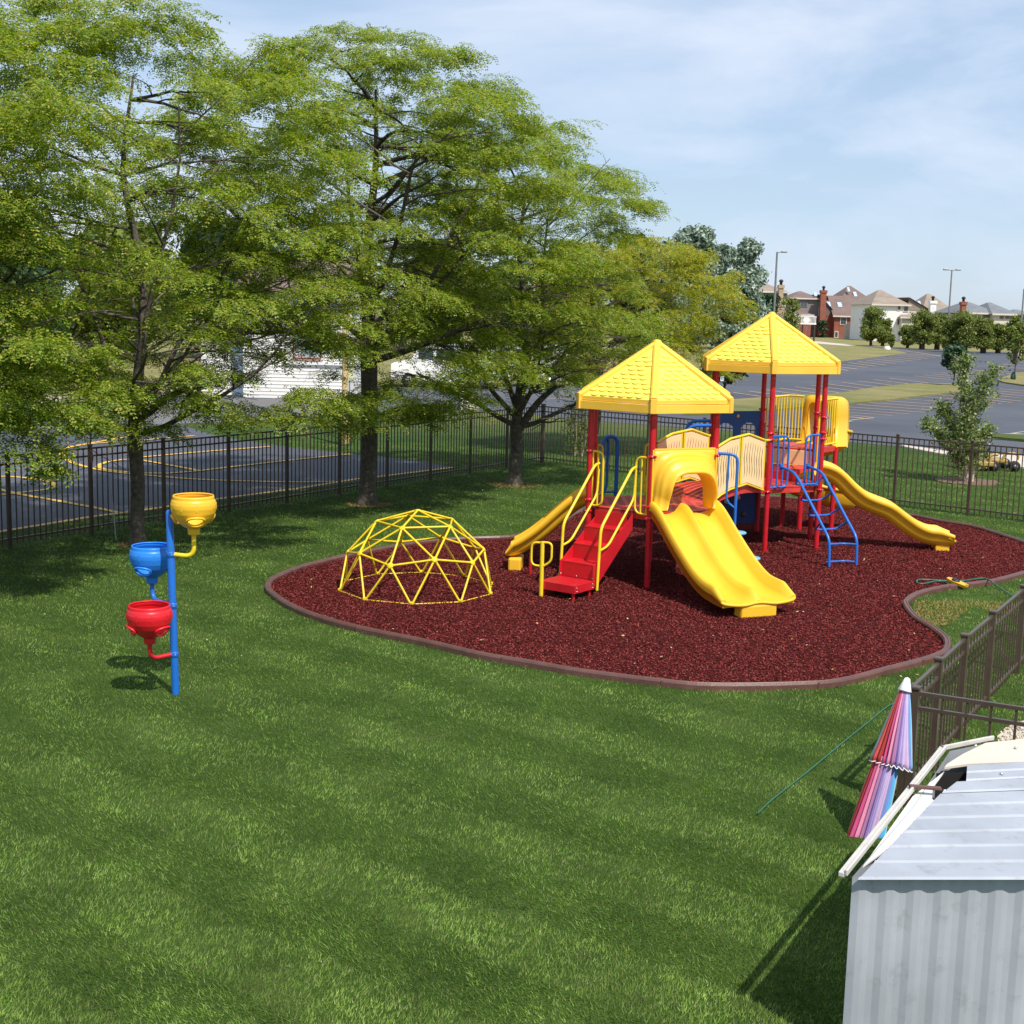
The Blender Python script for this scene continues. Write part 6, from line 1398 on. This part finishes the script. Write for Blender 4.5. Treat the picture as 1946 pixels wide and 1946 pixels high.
# ------------------------------------------------------------------ hose and sprinkler
b = MB(); hp = [(1806, 1113), (1799, 1107), (1790, 1104), (1775, 1104.5), (1757, 1108.5), (1745, 1108), (1742, 1104), (1747, 1101), (1765, 1101), (1800, 1103), (1830, 1103), (1860, 1099), (1873, 1099)]
pts = [G(x, y, 0.055) for x, y in hp]+[G(1884, 1104, 0.115), G(1898, 1115, 0.04), G(1915, 1126, 0.03), G(1935, 1136, 0.025), G(1990, 1150, 0.02)]
b.tube(smooth_path(pts, 6), 0.011, 8); tag(b.build('garden_hose', HOSE), 'green garden hose looped over the mulch edging beside the sprinkler', 'hose')
b = MB(); pts = [G(x, y, 0.03) for x, y in [(1440, 1545), (1470, 1517), (1530, 1470), (1600, 1412), (1650, 1372), (1690, 1340), (1730, 1322), (1800, 1262)]]; b.tube(smooth_path(pts, 6), 0.0065, 8); tag(b.build('garden_hose', HOSE), 'green garden hose lying across the lawn below the umbrella', 'hose')
g = G(1818, 1117); t_ = thing('sprinkler', 'yellow lawn sprinkler with black dial leaning on the edging', 'sprinkler', (g.x, g.y, 0)); dd = Vector((0.62, -0.75, -0.20)).normalized(); sd_ = Vector((0.75, 0.62, 0)).normalized(); up = sd_.cross(dd); up = up if up.z > 0 else -up
cc = g+Zv*0.085; b = MB()
prf = [(-0.17, 0.035), (-0.13, 0.06), (0.0, 0.085), (0.10, 0.07), (0.17, 0.055), (0.13, 0.02), (0.17, -0.055), (0.10, -0.07), (0.0, -0.085), (-0.13, -0.06), (-0.17, -0.035)]
n = len(prf); vs = [cc+dd*a+sd_*c+up*0.02 for a, c in prf]+[cc+dd*a*0.96+sd_*c*0.9-up*0.02 for a, c in prf]; b.add(vs, [tuple(range(n)), tuple(reversed(range(n, 2*n)))]+[(i, (i+1) % n, n+(i+1) % n, n+i) for i in range(n)]); b.build('base', mat('sprinkler_yellow', (0.72, 0.38, 0.02), 0.4, 0.06, 5), t_)
b = MB(); b.lathe([(0.062, 0), (0.062, 0.015), (0.045, 0.026), (0.02, 0.022), (0, 0.024)], cc+up*0.02-dd*0.03, 18, axis=up); b.build('dial', BLACK, t_)

# ------------------------------------------------------------------ closed rainbow umbrella leaning in the near corner
def umbrella():
    Y = 10.35
    tip = D(1725, 1287, Y); foot = D(1648, 1660, Y-0.25); foot.z = max(foot.z, 0.0)
    root = thing('patio_umbrella', 'closed rainbow striped patio umbrella with white tip leaning left before the fence', 'umbrella', foot)
    ax = (foot-tip).normalized(); X_ = Vector((1, 0, 0)); X_ = (X_-ax*X_.dot(ax)).normalized(); Y_ = ax.cross(X_)
    L = (foot-tip).length
    b = MB(); b.tube([tip+ax*0.02, foot], 0.017, 10); b.build('pole', GREYM, root)
    b = MB(); b.lathe([(0.004, 0), (0.022, 0.008), (0.030, 0.035), (0.055, 0.105), (0.052, 0.112), (0, 0.11)], tip-ax*0.0, 20, axis=ax); b.build('finial', WHITE, root)
    cols = [(0.55, 0.28, 0.20), (0.48, 0.055, 0.045), (0.32, 0.02, 0.02), (0.48, 0.06, 0.18), (0.66, 0.24, 0.36), (0.36, 0.16, 0.32), (0.24, 0.17, 0.40), (0.44, 0.36, 0.60), (0.55, 0.38, 0.55), (0.16, 0.24, 0.52), (0.08, 0.38, 0.66), (0.30, 0.54, 0.64)]
    mats = [mat('umbrella_cloth_%d' % i, c, 0.6, 0.06, 12, 0.15, 300) for i, c in enumerate(cols)]
    def tier(name, d0, d1, r0, r1, seed, shiftx=0.0, cs=0):
        rg = np.random.default_rng(seed); nf = 24; sub = 6; rows = 14; N_ = nf*sub; vs = []; fs = []; mi = []
        for i in range(rows+1):
            u = i/rows; d = d0+(d1-d0)*u; R = r0+(r1-r0)*u**0.9
            for k in range(N_):
                a_ = 2*PI*k/N_; ph = (k % sub)/sub; fold = math.cos(2*PI*ph)
                rr = R*(1+0.15*u**0.4*fold+0.10*u*math.sin(3*a_+seed*2+2.5*u)+0.05*u*math.sin(7*a_+seed))
                # flattened drape hanging towards the leaning side
                ex = rr*math.cos(a_); ey = rr*math.sin(a_)*0.75
                dd_ = d+(0.010*math.cos(2*PI*ph) if i == rows else 0)
                vs.append(tip+ax*dd_+X_*(ex+shiftx*u)+Y_*ey)
        b = MB()
        for i in range(rows):
            for k in range(N_):
                b_ = (cs-int(((k+sub/2) % N_)//sub)) % 12
                fs.append((i*N_+k, i*N_+(k+1) % N_, (i+1)*N_+(k+1) % N_, (i+1)*N_+k)); mi.append(b_)
        b.v = [tuple(v) for v in vs]; b.f = fs; b.m = mi; b.sm = [True]*len(fs)
        o = b.build(name, mats, root); md = o.modifiers.new('thick', 'SOLIDIFY'); md.thickness = 0.003
        h = MB(); h.tube([vs[rows*N_+k] for k in range(N_)], 0.0042, 5, closed=True); h.build('white_hem', WHITE, o)
        return o
    tier('upper_canopy', 0.09, 0.70, 0.035, 0.150, 1, 0.045, 0)
    tier('lower_canopy', 0.645, 1.42, 0.098, 0.135, 2, -0.03, 1)
umbrella()

# ------------------------------------------------------------------ low metal shed with a broken corner at lower right
def shed():
    Y = 8.9; root = thing('metal_shed', 'low battered white metal shed with a torn roof corner at lower right', 'shed', (4.0, 8.4, 0))
    zr = 1.05
    def P(px, py, z=zr): return G(px, py, z)
    A_ = P(1790, 1422); B_ = P(1873, 1405); C_ = P(1960, 1403); Dd = P(2150, 1390)
    E_ = P(1720, 1525); F_ = P(1600, 1660); Gg = P(2150, 1660)
    # side wall under the slanting left edge
    b = MB(); poly = [F_, E_, A_, B_, Dd, Gg]
    wl_ = [Vector((p.x+0.05, p.y-0.02, 0)) for p in poly]; n = len(wl_)
    vs = [w for w in wl_]+[w+Zv*(zr-0.01) for w in wl_]; b.add(vs, [(i, (i+1) % n, n+(i+1) % n, n+i) for i in range(n)])
    d_ = (wl_[5]-wl_[0]); Lw = d_.length; d_.normalize(); nw_ = Vector((d_.y, -d_.x, 0)); cw = []
    for i in range(int(Lw/0.0375)+1): cw.append(wl_[0]+d_*i*0.0375+nw_*(0.004+0.014*(i % 4 in (1, 2))))
    b.add([q+Zv*0.02 for q in cw]+[q+Zv*(zr-0.008) for q in cw], [(i, i+1, len(cw)+i+1, len(cw)+i) for i in range(len(cw)-1)])
    b.build('wall', GALV, root)
    hole = [P(1782, 1470), P(1838, 1468), P(1836, 1482), P(1826, 1490), P(1818, 1500), P(1806, 1508), P(1786, 1508), P(1774, 1492)]
    up_ = Zv
    # cream roof sheet at the back, then ribbed grey sheets in front
    b = MB(); top = [P(1800, 1452), P(1830, 1433), P(1873, 1412), P(1960, 1403), P(2150, 1390), P(2150, 1440), P(1840, 1452), P(1795, 1458)]
    b.prism([(p.x, p.y) for p in top], zr-0.012, zr+0.004); b.build('cream_roof_sheet', mat('cream_sheet_metal', (0.62, 0.55, 0.45), 0.5, 0.05, 2, dirt=0.12), root)
    def ribbed(a, c, d, e, nm, nrib):
        b = MB(); 
        for i in range(nrib):
            u0, u1 = i/nrib, (i+1)/nrib
            l0, l1 = a.lerp(d, u0), a.lerp(d, u1); r0_, r1_ = c.lerp(e, u0), c.lerp(e, u1)
            lm, rm_ = l0.lerp(l1, 0.82), r0_.lerp(r1_, 0.82)
            b.add([l0+Zv*.008, r0_+Zv*.008, rm_+Zv*.008, lm+Zv*.008], [(0, 1, 2, 3)])
            b.add([lm+Zv*.008, rm_+Zv*.008, rm_.lerp(r1_, .5)+Zv*.017, lm.lerp(l1, .5)+Zv*.017], [(0, 1, 2, 3)]); b.add([lm.lerp(l1, .5)+Zv*.017, rm_.lerp(r1_, .5)+Zv*.017, r1_+Zv*.008, l1+Zv*.008], [(0, 1, 2, 3)])
        return b.build(nm, GALV, root)
    ribbed(P(1838, 1456), P(2150, 1438), P(1836, 1486), P(2150, 1470), 'ribbed_roof_sheet', 2)
    ribbed(P(1818, 1487), P(2150, 1471), P(1790, 1509), P(2150, 1496), 'ribbed_roof_sheet', 1)
    ribbed(P(1787, 1510), P(2150, 1497), P(1630, 1674), P(2150, 1674), 'ribbed_roof_sheet', 6)
    b = MB(); dk = mat('shed_painted_shade', (0.012, 0.010, 0.009), 0.9, 0.1, 4)  # near-black liner under the tear; interior shade put into its colour
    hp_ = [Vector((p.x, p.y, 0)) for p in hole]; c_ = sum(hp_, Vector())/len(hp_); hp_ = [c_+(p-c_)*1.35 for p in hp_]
    b.prism([(p.x, p.y) for p in hp_], 0.55, 0.58); b.build('painted_shade_floor', dk, root)
    b = MB(); b.add([(p.x, p.y, zr-0.02) for p in hp_]+[(p.x, p.y, 0.56) for p in hp_], [(i, (i+1) % len(hp_), len(hp_)+(i+1) % len(hp_), len(hp_)+i) for i in range(len(hp_))]); b.build('painted_shade_wall', dk, root)
    # angled rails along the edges
    b = MB()
    for a, c in ((F_, A_), (A_, B_), (B_, P(1880, 1404))):
        d = (c-a); Lq = d.length; d.normalize(); s_ = Vector((-d.y, d.x, 0)); b.bbox((a+c)/2+Zv*0.0, (Lq+0.03, 0.034, 0.028), (d, s_, Zv), 0.005); b.bbox((a+c)/2+Zv*0.015-s_*0.026, (Lq+0.03, 0.016, 0.035), (d, s_, Zv), 0.005)
    b.build('edge_rail', mat('weathered_white_rail', (0.55, 0.52, 0.47), 0.5, 0.1, 6, dirt=0.35), root)
    b = MB(); sp_ = [P(1735, 1507), P(1795, 1460), P(1773, 1490), P(1772, 1512), P(1795, 1530), P(1640, 1640)]; b.prism([(p.x, p.y) for p in sp_], zr-0.03, zr-0.02); b.build('side_sheet', mat('pale_sheet', (0.66, 0.66, 0.62), 0.5, 0.06, 3, dirt=0.3), root)
    b = MB(); b.bbox((P(1727, 1502)+P(1788, 1507))/2+Zv*0.03, ((P(1727, 1502)-P(1788, 1507)).length, 0.035, 0.02), ((P(1788, 1507)-P(1727, 1502)).normalized(), Vector((0, 1, 0)), Zv), 0.004); b.build('brace', BORD, root)
    b = MB()
    for x, y in ((1903, 1474), (1930, 1424), (1795, 1506), (1854, 1420)): b.lathe([(0.012, 0), (0.012, 0.006), (0.0, 0.012)], P(x, y)+Zv*0.012, 8)
    b.build('screw', STEEL, root)
shed()
